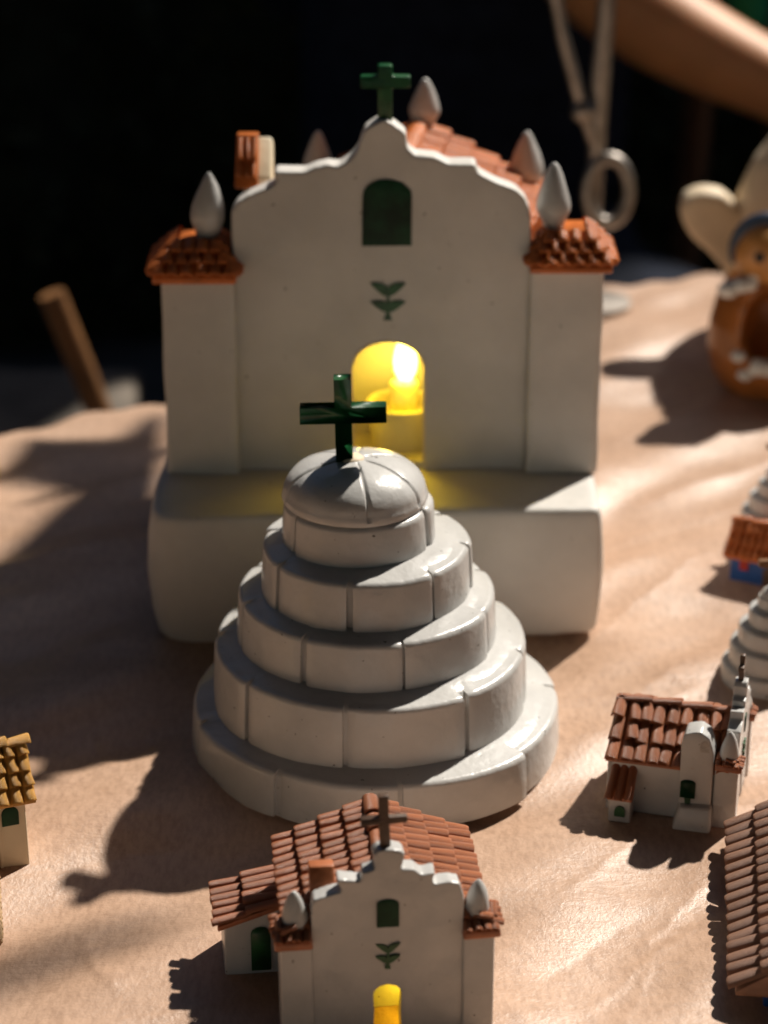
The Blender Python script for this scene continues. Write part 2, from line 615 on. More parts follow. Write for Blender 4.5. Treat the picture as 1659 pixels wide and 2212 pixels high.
def make_paper():
    nx, ny = 470, 520
    xs = np.concatenate([np.linspace(-60, -24, 40), np.linspace(-23.5, 25.5, nx - 80), np.linspace(26, 62, 40)])
    ts = np.concatenate([np.linspace(0, 0.14, 30), np.linspace(0.145, 1, ny - 60), np.linspace(1.01, 1.1, 30)])
    X, T = np.meshgrid(xs, ts)
    far = np.interp(X, EX, EY)
    far = far + 0.5 * np.sin(X * 0.7) + 0.3 * np.sin(X * 1.9 + 1)
    near = 38.0
    Tc = np.minimum(T, 1.0)
    Y = near + (far - near) * (0.25 * Tc + 0.75 * Tc ** 1.5)
    Z = paper_height(X, Y)
    ov = np.clip((T - 1.0) / 0.1, 0, 1) * 16                    # past the edge the sheet rolls over and hangs
    Y = Y + 1.6 * np.sin(np.clip(ov / 2.4, 0, 1) * math.pi / 2)
    Z = Z - np.where(ov > 0, 1.2 * (1 - np.cos(np.clip(ov / 2.4, 0, 1) * math.pi / 2)) + np.clip(ov - 2.0, 0, 99), 0)
    P = np.stack([X, Y, Z], -1).reshape(-1, 3) * U
    h, w_ = X.shape
    idx = np.arange(h * w_).reshape(h, w_)
    F = np.stack([idx[:-1, :-1], idx[:-1, 1:], idx[1:, 1:], idx[1:, :-1]], -1).reshape(-1, 4)
    me = bpy.data.meshes.new('kraft_paper')
    me.vertices.add(len(P))
    me.vertices.foreach_set('co', P.ravel())
    me.loops.add(len(F) * 4)
    me.polygons.add(len(F))
    me.loops.foreach_set('vertex_index', F.ravel().astype(np.int32))
    me.polygons.foreach_set('loop_start', (np.arange(len(F)) * 4).astype(np.int32))
    me.update()
    me.validate()
    me.polygons.foreach_set('use_smooth', [True] * len(F))
    o = link('kraft_paper', me, 'kraft_paper')
    tag(o, 'creased tan kraft paper sheet covering the whole table', 'paper')
make_paper()

tb = thing('table', 'wooden table hidden under the kraft paper sheet', 'table', (0, 0, 0))
b = MB()
b.prism([(-58, 40)] + [(x, y - 1.2) for x, y in zip([-58] + EX[1:-1] + [58], [97] + EY[1:-1] + [141])] + [(58, 40)], 0.5, 3.0, Matrix(((1, 0, 0, 0), (0, 0, 1, 0), (0, -1, 0, 0), (0, 0, 0, 1))))
build(b, 'table_top', 'stool_wood', tb, smooth=False)
for x, y in ((-52, 46), (52, 46), (-50, 92), (50, 132)):
    build(MB().box(x - 2.5, x + 2.5, y - 2.5, y + 2.5, -75, -3.02), 'leg', 'stool_wood', tb, bevel=0.3)

# ------------------------------------------------------------------ the large stepped dome in the middle
def big_dome():
    cy = 81.2
    root = thing('stepped_dome', 'large white ceramic stepped dome with green cross, in front of the big church', 'dome', (-0.33, cy, 0))
    ox = 0.33
    tiers = [  # outer radius at the rim, x of the axis, z bottom, z top, joints (deg from the camera side, + to the right)
        (7.26, -0.33, 0.0, 1.94, [-72, -31, 8, 51, 96, 140, 185, 232]),
        (6.17, -0.51, 1.72, 4.57, [-92, -49, -9.6, 36, 78, 122, 170, 216]),
        (5.00, -0.68, 4.35, 6.64, [-75, -27.6, 17, 66, 110, 156, 204, 246]),
        (4.05, -0.70, 6.42, 8.72, [-104, -56, -8, 40, 84, 130, 176, 218]),
        (2.93, -0.97, 8.50, 10.44, [-58, 67, 130, 190, 250]),
    ]
    for ti, (r, ax, z0, z1, js) in enumerate(tiers):
        cx = ax + ox
        rc = r - 0.22
        core = MB().lathe([(0.01, z0 + (0.02 if ti else 0.0)), (rc + 0.06, z0 + (0.02 if ti else 0.0)), (rc, z1 - 0.34), (rc - 0.04, z1 - 0.20), (rc - 0.14, z1 - 0.08), (rc - 0.30, z1 + 0.012), (r - 0.95, z1 + 0.135), (r - 1.7, z1 + 0.22), (0.01, z1 + 0.22)], 96, (cx, 0, 0))
        tier = build(core, 'tier', 'white_glaze', root)
        zb, zt = (z0 + 0.02 if ti else 0.03), z1
        for k, a0 in enumerate(js):
            a1 = js[(k + 1) % len(js)] + (360 if k == len(js) - 1 else 0)
            gap = random.choice((0.03, 0.10, 0.22, 0.28, 0.34)) / r * 57.3
            A0, A1 = a0 + gap * .5, a1 - gap * .5
            dr = random.uniform(-0.05, 0.06)
            dz = random.uniform(-0.045, 0.03)
            tw = random.uniform(-0.05, 0.08)                    # one end of a block stands prouder than the other
            if ti == 0 and k == 2:
                dr, tw = 0.10, 0.14
            if ti == 1 and k == 2:
                dr, tw = 0.02, 0.10
            rim = 0.24
            inner = max(0.9, r - 1.75)
            prof = [(inner, zb), (r + 0.06, zb), (r + 0.05, zb + (zt - zb) * .3), (r + 0.01, zb + (zt - zb) * .6)]
            for q in range(7):
                an = q / 6 * math.pi / 2
                prof.append((r - 0.03 - rim + rim * math.cos(an), zt - rim + rim * math.sin(an)))
            prof += [(r - 0.6, zt + 0.06), (r - 0.95, zt + 0.15), (inner, zt + 0.24)]
            m_ = len(prof)
            steps = max(8, int((A1 - A0) / 2.0))
            v, f = [], []
            for i in range(steps + 1):
                t_ = i / steps
                e = min(t_, 1 - t_) * (A1 - A0) / 57.3 * r      # distance to the nearer end
                pull = 0.05 * max(0, 1 - e / 0.16) ** 2
                an = R(A0 + (A1 - A0) * t_)
                wob = 0.05 * noise.noise(Vector((math.sin(an) * 1.7, math.cos(an) * 1.7, ti * 7.3)))
                for (pr, pz) in prof:
                    outer = min(1.0, max(0.0, (pr - inner) / (r - inner)))
                    rr = pr + outer * (dr + tw * (t_ - .5) * 2 + wob - pull)
                    hz = (pz - zb) / (zt - zb)
                    zz = pz + hz * (dz - pull * .5 + 0.05 * noise.noise(Vector((math.sin(an) * 2.2, math.cos(an) * 2.2, 3 + ti * 5))))
                    rr += outer * 0.02 * noise.noise(Vector((an * r * 1.3, pz * 2.0, ti)))
                    v.append((cx + rr * math.sin(an), -rr * math.cos(an), zz))
            for i in range(steps):
                for q in range(m_):
                    p = (q + 1) % m_
                    f.append((i * m_ + q, i * m_ + p, (i + 1) * m_ + p, (i + 1) * m_ + q))
            f.append(list(range(m_)))
            f.append([steps * m_ + q for q in range(m_)][::-1])
            build(MB().add(v, f), 'block', 'white_glaze', tier)
    # the cap: shallow dome of wedge-shaped panels with scored joints
    cx, r, z0, za = -1.10 + ox, 2.78, 10.42, 12.12
    seams = [R(a) for a in (11, 62, 113, 172, 226, 288)]
    prof = [(0.02, -0.10), (r - 0.35, -0.10), (r - 0.02, 0.02), (r + 0.03, 0.18), (r - 0.02, 0.34)]
    nn = 26
    for i in range(1, nn + 1):
        t_ = i / nn
        an = t_ * math.pi / 2
        prof.append(((r - 0.05) * math.cos(an) ** 0.92 + 0.004, 0.34 + (za - z0 - 0.34) * math.sin(an) ** 0.95))
    v, f = [], []
    n = 240
    for i in range(n):
        a = 2 * math.pi * i / n
        for k, (pr, pz) in enumerate(prof):
            d = min(abs((a - s_ + math.pi) % (2 * math.pi) - math.pi) for s_ in seams) * pr
            gr = 0.085 * math.exp(-(d / 0.055) ** 2) if 3 < k < len(prof) - 3 else 0
            side = 0.035 * math.sin(a * 3 + 1.0) + 0.03 * noise.noise(Vector((pr * math.sin(a) * .9, pr * math.cos(a) * .9, pz)))
            rr = pr * (1 + (side - gr) / max(pr, 1.2))
            v.append((cx + rr * math.sin(a), -rr * math.cos(a), z0 + pz * (1 + side * .4) - gr * .7))
    m_ = len(prof)
    for i in range(n):
        j = (i + 1) % n
        for q in range(m_ - 1):
            f.append((i * m_ + q, i * m_ + q + 1, j * m_ + q + 1, j * m_ + q))
    f.append([i * m_ for i in range(n)])
    f.append([i * m_ + m_ - 1 for i in range(n)][::-1])
    build(MB().add(v, f), 'cap', 'white_glaze', root)
    build(MB().lathe([(0.50, -0.15), (0.47, 0.06), (0.36, 0.16), (0.02, 0.18)], 24, (-1.22 + ox, 0, 12.02)), 'collar', 'cream_clay', root, lump=.05)
    M = Matrix.Translation((-1.245 + ox, 0, 0)) @ Matrix.Rotation(R(-1.2), 4, 'Y')
    build(cross_mesh(0.64, 0.62, 12.05, 15.38, 13.94, -1.63, 1.63, M=M), 'cross', 'green_glaze', root, bevel=0.09, seg=3, lump=.02)
    return root
big_dome()

# ------------------------------------------------------------------ the big church behind it
def big_church():
    Yt = 93.65                                  # tower fronts; facade a little behind
    root = thing('church', 'largest white ceramic church on a tall white plinth, candle glowing in its doorway', 'church', (0, Yt, 0))
    # plinth
    b = MB()
    def ring(z, i_, dl):
        # plan outline with a big soft front-left corner; i_ is the inset, dl an extra inset on the left side
        c = [(-9.75 + dl, 14, .4), (-10.15 + dl, -4.85, 1.9), (9.42, -3.72, .45), (9.35, 14, .4)]
        q = [Vector((x + (i_ if x < 0 else -i_), y + (i_ if y < 0 else 0), 0)) for x, y, r_ in c]
        out_ = []
        for k in range(4):
            p0, p1, p2 = q[k - 1], q[k], q[(k + 1) % 4]
            r_ = c[k][2]
            a_, b_ = p1 + (p0 - p1).normalized() * r_, p1 + (p2 - p1).normalized() * r_
            for m in range(7):
                t_ = m / 6
                w_ = a_ * (1 - t_) ** 2 + p1 * 2 * t_ * (1 - t_) + b_ * t_ ** 2
                out_.append((w_.x, w_.y, z))
        return out_
    lv = [ring(*a_) for a_ in ((0, .18, .45), (.3, .04, .2), (1.2, .0, .05), (3.2, -.04, -.1), (4.8, 0, -.05), (5.6, .03, .05), (5.95, .08, .1), (6.10, .2, .12), (6.14, .5, .15))]
    n4 = len(lv[0])
    b.add([p for r_ in lv for p in r_], [(k * n4 + i, k * n4 + (i + 1) % n4, (k + 1) * n4 + (i + 1) % n4, (k + 1) * n4 + i) for k in range(len(lv) - 1) for i in range(n4)]
          + [tuple(range(n4))[::-1], tuple((len(lv) - 1) * n4 + i for i in range(n4))])
    build(b, 'plinth', 'white_matte', root, remesh=0.14, smooth_it=4, lump=0.14, lscale=0.28)
    zp = 6.02
    # facade with the arched doorway cut out of it
    out = [(-6.48, 15.67), (-6.42, 17.91), (-6.18, 18.3), (-5.68, 18.62), (-4.54, 19.08), (-4.45, 19.27), (-4.6, 19.62), (-3.32, 19.6), (-2.78, 19.85), (-2.41, 19.93),
           (-1.85, 19.88), (-1.4, 20.17), (-1.07, 20.61), (-0.93, 21.12), (-0.78, 21.43), (-0.28, 21.75), (0.05, 21.84), (0.53, 21.56), (0.93, 21.25), (0.99, 20.61),
           (1.27, 20.35), (1.77, 20.29), (2.21, 20.23), (2.64, 19.97), (3.83, 19.97), (3.9, 19.6), (4.66, 19.2), (5.41, 18.94), (5.61, 18.82), (5.99, 18.43), (6.15, 17.97), (6.25, 15.82)]
    door = arch(-1.38, 1.75, zp, 12.12, 12, rise=1.25)
    poly = [(-6.45, zp)] + out + [(6.25, zp)] + door[::-1]
    f_ = build(MB().prism(poly, 0.55, 1.75), 'facade', 'white_matte', root, remesh=0.11, smooth_it=3, lump=0.06, lscale=0.5)
    build(MB().box(-1.5, 1.9, 0.62, 1.7, zp, 6.5), 'threshold', 'white_matte', root, bevel=.06)
    rim = arch(-1.38, 1.75, 6.5, 12.12, 16, rise=1.25)
    build(MB().tube([(x, 0.57, z) for x, z in rim], 0.07, 6), 'door_rim', 'cream_glaze', root)
    o = build(MB().prism(arch(-0.92, 1.17, 16.42, 19.32, 10, rise=0.75), 0.47, 0.70), 'window', 'green_window', root, bevel=0.1, seg=3, lump=.05, lscale=2.5)
    sprig(root, 0.17, 13.1, 1.68, 1.5, 0.53, 0.06)
    # corner towers
    for sx, x0, x1, zt, dy in ((-1, -9.5, -6.36, 15.35, -.05), (1, 6.2, 9.36, 15.75, .15)):
        tw = build(MB().box(x0, x1, dy, 3.2, zp, zt - .15), 'tower', 'white_matte', root, remesh=0.13, smooth_it=5, lump=0.05, lscale=.5)
        e = 0.32
        cxx, cyy = (x0 + x1) / 2, (dy + 3.2) / 2
        xa, xb = x0 - e, x1 + (e if sx > 0 else .12)
        if sx > 0:
            xa = x0 - .05
        ya, yb = dy - e, 3.4
        hz = 1.45
        tr = build(MB().hexa([(xa, ya, zt - .38), (xb, ya, zt - .38), (xb, yb, zt - .38), (xa, yb, zt - .38)], [(xa, ya, zt - .02), (xb, ya, zt - .02), (xb, yb, zt - .02), (xa, yb, zt - .02)]), 'tower_roof', 'terracotta_glaze', root, bevel=.12)
        ap = .8
        hip = build(MB().hexa([(xa + .08, ya + .08, zt - .03), (xb - .08, ya + .08, zt - .03), (xb - .08, yb, zt - .03), (xa + .08, yb, zt - .03)],
                        [(cxx - ap, cyy - ap, zt + hz - .25), (cxx + ap, cyy - ap, zt + hz - .25), (cxx + ap, cyy + ap, zt + hz - .25), (cxx - ap, cyy + ap, zt + hz - .25)]), 'roof_hip', 'terracotta_glaze', tr)
        # tiles on the front and both side slopes, each course shorter than the one below
        dn = Vector((0, ya - (cyy - ap), -(hz - .25)))
        for j, (t0, t1) in enumerate(((.02, .36), (.34, .68), (.66, 1.02))):
            wl = (cxx - ap) * (1 - t1) + xa * t1
            wr = (cxx + ap) * (1 - t1) + xb * t1
            yy = (cyy - ap) * (1 - t0) + ya * t0
            tiles(tr, 'terracotta_glaze', (wl, yy, zt + (hz - .25) * (1 - t0)), (1, 0, 0), dn, 4 + j, 1, wr - wl, dn.length * (t1 - t0), lift=.0)
            for s2 in (-1, 1):
                xs_ = (xb if s2 > 0 else xa)
                d2 = Vector((xs_ - (cxx + s2 * ap), 0, -(hz - .25)))
                y0_ = (cyy - ap) * (1 - t1) + ya * t1
                y1_ = (cyy + ap) * (1 - t1) + yb * t1
                tiles(tr, 'terracotta_glaze', (cxx + s2 * ap + d2.x * t0, y0_, zt + (hz - .25) * (1 - t0)), (0, 1, 0), d2, 4 + j, 1, y1_ - y0_, d2.length * (t1 - t0), lift=.0)
        finial(root, (-7.55 if sx < 0 else 7.22), 1.5, zt + hz - .35, 3.0 if sx < 0 else 2.95, .78)
    # nave: hollow, skewed a little to the right as it runs back
    hw, dpt, ze, zr, sk = 5.2, 11.6, 15.75, 18.85, 1.7
    def nx(x, y):
        return x * (1 - .02 * y / dpt) + sk * y / dpt
    t_ = .6
    def wallq(p, q, th):
        (xa, ya), (xb, yb) = p, q
        d = Vector((xb - xa, yb - ya, 0)).normalized()
        nrm = Vector((-d.y, d.x, 0)) * th
        bot = [(xa, ya, zp), (xb, yb, zp), (xb + nrm.x, yb + nrm.y, zp), (xa + nrm.x, ya + nrm.y, zp)]
        return bot, [(x, y, ze) for x, y, _ in bot]
    nb = MB()
    nb.hexa(*wallq((nx(-hw, 1.6), 1.6), (nx(-hw, dpt), dpt), -t_))
    nb.hexa(*wallq((nx(hw, 1.6), 1.6), (nx(hw, dpt), dpt), t_))
    nb.hexa(*wallq((nx(-hw, 11.5), dpt - .5), (nx(hw, 11.5), dpt - .5), .7))
    nb.box(-3.2, 3.6, 4.6, 5.1, zp, 13.5)                        # inner partition behind the candle
    build(nb, 'nave_wall', 'white_matte', root, bevel=.12)
    e = .55
    A, B, C_ = (nx(-hw, 1.7) - e, 1.7), (nx(hw, 1.7) + e, 1.7), (nx(hw, dpt) + e, dpt + .3)
    D = (nx(-hw, dpt) - e, dpt + .3)
    rf, rb = (nx(0, 1.7), 1.7), (nx(0, dpt), dpt + .3)
    rv = [(*A, ze - .15), (*B, ze - .15), (*C_, ze - .15), (*D, ze - .15), (*rf, zr - .2), (*rb, zr - .2)]
    rf_ = build(MB().add(rv, [(0, 1, 4), (1, 2, 5, 4), (2, 3, 5), (3, 0, 4, 5), (0, 3, 2, 1)]), 'roof', 'terracotta_glaze', root, smooth=False)
    al = Vector((rb[0] - rf[0], rb[1] - rf[1], 0))
    for s2, base in ((1, B), (-1, A)):
        dn = Vector((base[0] - rf[0], base[1] - rf[1], ze - zr))
        tiles(rf_, 'terracotta_glaze', (rf[0], rf[1], zr - .12), al, dn, 13, 5, al.length, dn.length, lift=.02)
    ridge_tiles(rf_, 'terracotta_glaze', (*rf, zr), (*rb, zr), 6, 1.0)
    finial(root, nx(0, dpt) + .15, dpt - .2, zr - .1, 2.25, .72)
    finial(root, nx(hw, dpt) - .15, dpt - .3, ze - .1, 2.9, .85)
    finial(root, nx(-hw, dpt) + .3, dpt - .3, ze + .0, 2.85, .75)
    # bell turret behind the left shoulder
    bt = MB().hexa([(-6.0, 1.8, 15.2), (-4.75, 1.8, 15.2), (-4.75, 4.2, 15.2), (-6.0, 4.2, 15.2)], [(-6.0, 2.2, 18.9), (-4.75, 2.2, 18.9), (-4.75, 3.7, 20.35), (-6.0, 3.7, 20.35)])
    bto = build(bt, 'bell_turret', 'cream_glaze', root, bevel=.15, lump=.05)
    br = build(MB().hexa([(-6.35, 1.75, 18.55), (-5.35, 1.75, 18.55), (-5.35, 2.1, 18.45), (-6.35, 2.1, 18.45)], [(-6.3, 3.1, 20.55), (-5.35, 3.1, 20.55), (-5.35, 3.8, 20.5), (-6.3, 3.8, 20.5)]), 'turret_roof', 'terracotta_glaze', root, bevel=.08)
    tiles(br, 'terracotta_glaze', (-6.3, 2.95, 20.35), (1, 0, 0), Vector((0, -1.15, -1.7)), 3, 2, .92, 1.7, lift=.03)
    M = Matrix.Translation((0.05, 1.1, 0))
    build(cross_mesh(0.60, 0.5, 21.55, 24.03, 23.33, -1.04, 1.05, h=.5, M=M), 'cross', 'green_glaze', root, bevel=0.08, lump=.02)
    return root, Yt
CH, YT = big_church()

# votive cup, candle and its light inside the doorway
def candle(x, y, z, k, label_cup, label_candle, watts):
    cup = build(MB().lathe([(0.02, 0), (1.28 * k, 0), (1.36 * k, .1 * k), (1.45 * k, 1.6 * k), (1.52 * k, 2.0 * k), (1.60 * k, 2.12 * k), (1.62 * k, 2.3 * k), (1.50 * k, 2.38 * k), (1.36 * k, 2.25 * k), (1.30 * k, 1.7 * k), (1.1 * k, 1.55 * k), (0.02, 1.5 * k)], 40), 'votive_cup', 'cup_glaze')
    cup.location = Vector((x, y, z)) * U
    tag(cup, label_cup, 'cup')
    c = thing('candle', label_candle, 'candle', (x + .12 * k, y - .1 * k, z + 1.5 * k))
    build(MB().lathe([(0.02, 0.02), (.62 * k, 0.02), (.60 * k, 1.1 * k), (.66 * k, 1.7 * k), (.55 * k, 1.82 * k), (.2 * k, 1.7 * k), (.02, 1.66 * k)], 24), 'wax', 'wax', c, lump=.08 * k, lscale=1.6 / k)
    build(MB().tube([(0, 0, 1.6 * k), (.02, 0, 1.95 * k), (.06 * k, 0, 2.15 * k)], .045 * k, 6), 'wick', 'wick', c)
    prof = [(.02, 0), (.30 * k, .12 * k), (.48 * k, .5 * k), (.54 * k, .95 * k), (.46 * k, 1.5 * k), (.30 * k, 2.0 * k), (.14 * k, 2.4 * k), (.005, 2.65 * k)]
    fl = build(MB().lathe(prof, 20, (0.05 * k, 0, 1.82 * k)), 'flame', 'flame', c)
    ld = bpy.data.lights.new('candle_light', 'POINT')
    ld.energy = watts
    ld.color = (1.0, 0.64, 0.008)
    ld.shadow_soft_size = 0.006 * k
    lo = bpy.data.objects.new('candle_light', ld)
    COL.objects.link(lo)
    lo.parent = c
    lo.location = Vector((0.05 * k, -0.75 * k, 3.0 * k)) * U
    return c
candle(0.78, YT + 2.95, 6.16, .98, 'round glazed votive cup inside the big church doorway', 'short lit candle in the votive cup of the big church', 0.05)

# ------------------------------------------------------------------ smaller churches of the same pattern
def small_church(label, loc, rz, P, tm):
    """front faces local -y; the annex stands on the local -x side"""
    root = thing('church', label, 'church', loc, rz)
    s = P['s']
    H, F_ = P['tower_x'], P['face_x']
    zt, zpk, zsh = P['tower_z'], P['peak_z'], P['shoulder_z']
    th = P['thick']
    dp = P['depth']
    h = zpk - zsh
    f = F_
    out = [(-f, zsh - .5 * s), (-f * .97, zsh - .02 * s), (-f * .76, zsh + .08 * h), (-f * .60, zsh + .14 * h), (-f * .66, zsh + .40 * h), (-f * .50, zsh + .38 * h), (-f * .35, zsh + .33 * h), (-f * .33, zsh + .52 * h),
           (-f * .16, zsh + .57 * h), (-f * .20, zsh + .86 * h), (-f * .13, zsh + .97 * h), (0, zpk), (f * .17, zsh + .95 * h), (f * .22, zsh + .86 * h), (f * .17, zsh + .55 * h), (f * .34, zsh + .52 * h),
           (f * .44, zsh + .40 * h), (f * .63, zsh + .44 * h), (f * .59, zsh + .18 * h), (f * .80, zsh + .22 * h), (f * .94, zsh + .16 * h), (f, zsh - .3 * s)]
    dw, dh = P['door']
    door = arch(-dw, dw, 0, dh, 10, rise=dw * .8)
    build(MB().prism([(-f, 0)] + out + [(f, 0)] + door[::-1], 0, th), 'facade', 'white_glaze', root, remesh=.045 * s + .01, smooth_it=3, lump=.05 * s, lscale=1.2)
    # door reveal kept rough, painted window and sprig
    wx, wz0, wz1 = P['window']
    build(MB().prism(arch(-wx, wx, wz0, wz1, 8, rise=wx * .55), -.05 * s, .1 * s), 'window', 'green_window', root, bevel=.03 * s, lump=.03 * s, lscale=4)
    sprig(root, 0, P['sprig'][0], P['sprig'][1], P['sprig'][2], -.035 * s, .06 * s)
    for sx in (-1, 1):
        x0, x1 = (-H, -f * .985) if sx < 0 else (f * .985, H)
        build(MB().box(x0, x1, -.12 * s, 1.15 * s, 0, zt - .05 * s), 'tower', 'white_glaze', root, bevel=.1 * s, lump=.05 * s, lscale=1.2)
        e = .2 * s
        xa, xb = (x0 - e, x1 + .02) if sx < 0 else (x1 * 0 + x0 - .02, x1 + e)
        tr = build(MB().hexa([(xa, -.12 * s - e, zt - .12 * s), (xb, -.12 * s - e, zt - .12 * s), (xb, 1.2 * s, zt - .12 * s), (xa, 1.2 * s, zt - .12 * s)],
                             [(xa + .06 * s, -.1 * s - e, zt + .22 * s), (xb - .06 * s, -.1 * s - e, zt + .22 * s), (xb - .06 * s, 1.15 * s, zt + .3 * s), (xa + .06 * s, 1.15 * s, zt + .3 * s)]), 'tower_roof', tm, root, bevel=.1 * s, lump=.05 * s, lscale=2)
        cxx = (x0 + x1) / 2
        tiles(tr, tm, (xa + .03, .55 * s, zt + .62 * s), (1, 0, 0), (0, -1, -.55), 4, 2, xb - xa - .06, .95 * s, lift=0, jit=.1)
        ex = xb if sx > 0 else xa
        tiles(tr, tm, (cxx, -.15 * s, zt + .62 * s), (0, 1, 0), (ex - cxx, 0, -.4 * s), 4, 2, 1.3 * s, abs(ex - cxx) * 1.12, lift=0, jit=.1)
        finial(root, cxx, .45 * s, zt + .42 * s, P['fin'][0], P['fin'][1], cone=True)
    # nave
    hw, ze, zr = P['roof_x'] - .25 * s, P['eave_z'], P['ridge_z']
    y0 = th * .6
    nv = MB()
    nv.box(-hw, -hw + .35 * s, y0, dp - .1 * s, 0, ze)
    nv.box(hw - .35 * s, hw, y0, dp - .1 * s, 0, ze)
    nv.box(-hw, hw, dp - .45 * s, dp - .12 * s, 0, ze)
    nv.box(-dw * 4.2, dw * 4.2, th + 1.1 * s, th + 1.35 * s, 0, dh + .5 * s)
    build(nv, 'nave_wall', 'white_glaze', root, bevel=.08 * s)
    rx = P['roof_x']
    k = .16 * s
    rv = [(-rx, y0, ze - k), (rx, y0, ze - k), (rx, dp, ze - k), (-rx, dp, ze - k), (-rx, y0, ze), (rx, y0, ze), (rx, dp, ze), (-rx, dp, ze), (0, y0, zr - k), (0, dp, zr - k)]
    rf = build(MB().add(rv, [(3, 2, 1, 0), (0, 1, 5, 4), (1, 2, 6, 5), (2, 3, 7, 6), (3, 0, 4, 7), (4, 5, 8), (6, 7, 9), (5, 6, 9, 8), (7, 4, 8, 9)]), 'roof', tm, root, bevel=.05 * s)
    na, nd = P['ntiles']
    for sx in (-1, 1):
        dn = Vector((sx * rx, 0, ze - zr + k * .5))
        tiles(rf, tm, (0, y0 + .02, zr - k * .6), (0, 1, 0), dn, na, nd, dp - y0 - .02, dn.length, lift=.0, jit=P.get('jit', .06), hh=.8)
    ridge_tiles(rf, tm, (0, dp, zr + .02 * s), (0, y0, zr + .02 * s), P['nridge'], .62 * s)
    # bell turret over the left shoulder
    bx0, bx1, by0, by1, bz = P['bell']
    bt = MB().prism([(by0, 0), (by1, 0), (by1, bz * .84), (by1 - .04 * s, bz * .91), (by1 - .16 * s, bz * .965), ((by0 + by1) / 2 + .22 * s, bz * .995), ((by0 + by1) / 2 - .1 * s, bz), (by0 + .3 * s, bz * .95), (by0 + .14 * s, bz * .86), (by0, bz * .78)], bx0, bx1, Matrix(((0, 1, 0, 0), (1, 0, 0, 0), (0, 0, 1, 0), (0, 0, 0, 1))))
    bto = build(bt, 'bell_turret', 'white_glaze', root, bevel=.1 * s, lump=.05 * s, lscale=1.5)
    if P.get('bell_roof'):
        br = build(MB().hexa([(bx0 - .06 * s, by0 - .1 * s, bz * .93), (bx1 + .03 * s, by0 - .1 * s, bz * .93), (bx1 + .03 * s, by0, bz * .92), (bx0 - .06 * s, by0, bz * .92)],
                             [(bx0 - .05 * s, by1 - .5 * s, bz * 1.06), (bx1 + .03 * s, by1 - .5 * s, bz * 1.06), (bx1 + .03 * s, by1, bz * 1.05), (bx0 - .05 * s, by1, bz * 1.05)]), 'turret_roof', tm, bto, bevel=.06 * s)
    else:
        build(MB().prism(arch(by0 + .25 * s, by0 + .75 * s, bz * .80, bz * .92, 6), bx0 - .03 * s, bx0 + .1, Matrix(((0, 1, 0, 0), (1, 0, 0, 0), (0, 0, 1, 0), (0, 0, 0, 1)))), 'niche', 'seam_grey', bto)
    # annex with a lean-to roof
    ax0, ax1, ay0, ay1, az0, az1 = P['annex']
    an = build(MB().hexa([(ax0, ay0, 0), (ax1, ay0, 0), (ax1, ay1, 0), (ax0, ay1, 0)], [(ax0, ay0, az0 - .1 * s), (ax1, ay0, az1 - .1 * s), (ax1, ay1, az1 - .1 * s), (ax0, ay1, az0 - .1 * s)]), 'annex', 'white_glaze', root, bevel=.1 * s, lump=.05 * s, lscale=1.2)
    e = P['annex_e']
    ar = build(MB().hexa([(ax0 - e, ay0 - e, az0 - .14 * s), (ax1, ay0 - e, az1 - .1 * s), (ax1, ay1 + e, az1 - .1 * s), (ax0 - e, ay1 + e, az0 - .14 * s)],
                         [(ax0 - e, ay0 - e, az0 + .06 * s), (ax1, ay0 - e, az1 + .12 * s), (ax1, ay1 + e, az1 + .12 * s), (ax0 - e, ay1 + e, az0 + .06 * s)]), 'annex_roof', tm, root, bevel=.06 * s)
    dn = Vector((ax0 - e - ax1, 0, az0 - az1 - .06 * s))
    tiles(ar, tm, (ax1, ay0 - e + .02, az1 + .10 * s), (0, 1, 0), dn, P['annex_t'][0], P['annex_t'][1], ay1 - ay0 + 2 * e - .04, dn.length, lift=.0, jit=.06, hh=.8)
    P['extra'](root, s)
    return root

def extra_front(root, s):
    build(MB().prism(arch(-4.15, -3.50, .35, 2.0, 6, rise=.25), 3.78, 3.95), 'annex_door', 'green_paint', root, lump=.02)

FRONT = dict(s=1.0, tower_x=3.42, face_x=2.42, tower_z=3.95, peak_z=7.2, shoulder_z=5.5, thick=.62, depth=5.5, door=(.44, 2.1), window=(.35, 4.35, 5.38), sprig=(2.8, .95, .78),
             fin=(1.25, .43), roof_x=3.2, eave_z=4.35, ridge_z=5.85, ntiles=(12, 4), nridge=5, bell=(-2.35, -1.62, .68, 1.5, 5.75), bell_roof=True,
             annex=(-5.05, -3.1, 3.9, 6.0, 2.15, 2.85), annex_e=.2, annex_t=(6, 2), extra=extra_front)
fc = small_church('white church with brown clay roof and dark wooden cross, nearest at the bottom edge', (0.12, 61.4, 0), R(6.5), FRONT, 'terracotta')
def wood_cross(parent, x, y, z0, z1, za, half, wd, m='dark_wood', roll=0.0):
    c = cross_mesh(wd, wd * .8, 0, z1 - z0, za - z0, -half, half, h=wd * .75)
    o = build(c, 'cross', m, parent, bevel=.04, lump=.03, lscale=2)
    o.location = Vector((x, y, z0)) * U
    o.rotation_euler = (0, roll, 0)
    return o
wood_cross(fc, -.05, .32, 7.0, 8.98, 8.1, .74, .33, roll=R(-2))
M_ = fc.matrix_basis
candle(0.12 + 1.15, 61.4 + 1.3, 0.05, .24, 'tiny votive cup inside the nearest church doorway', 'tiny lit candle inside the nearest church doorway', 0.016)

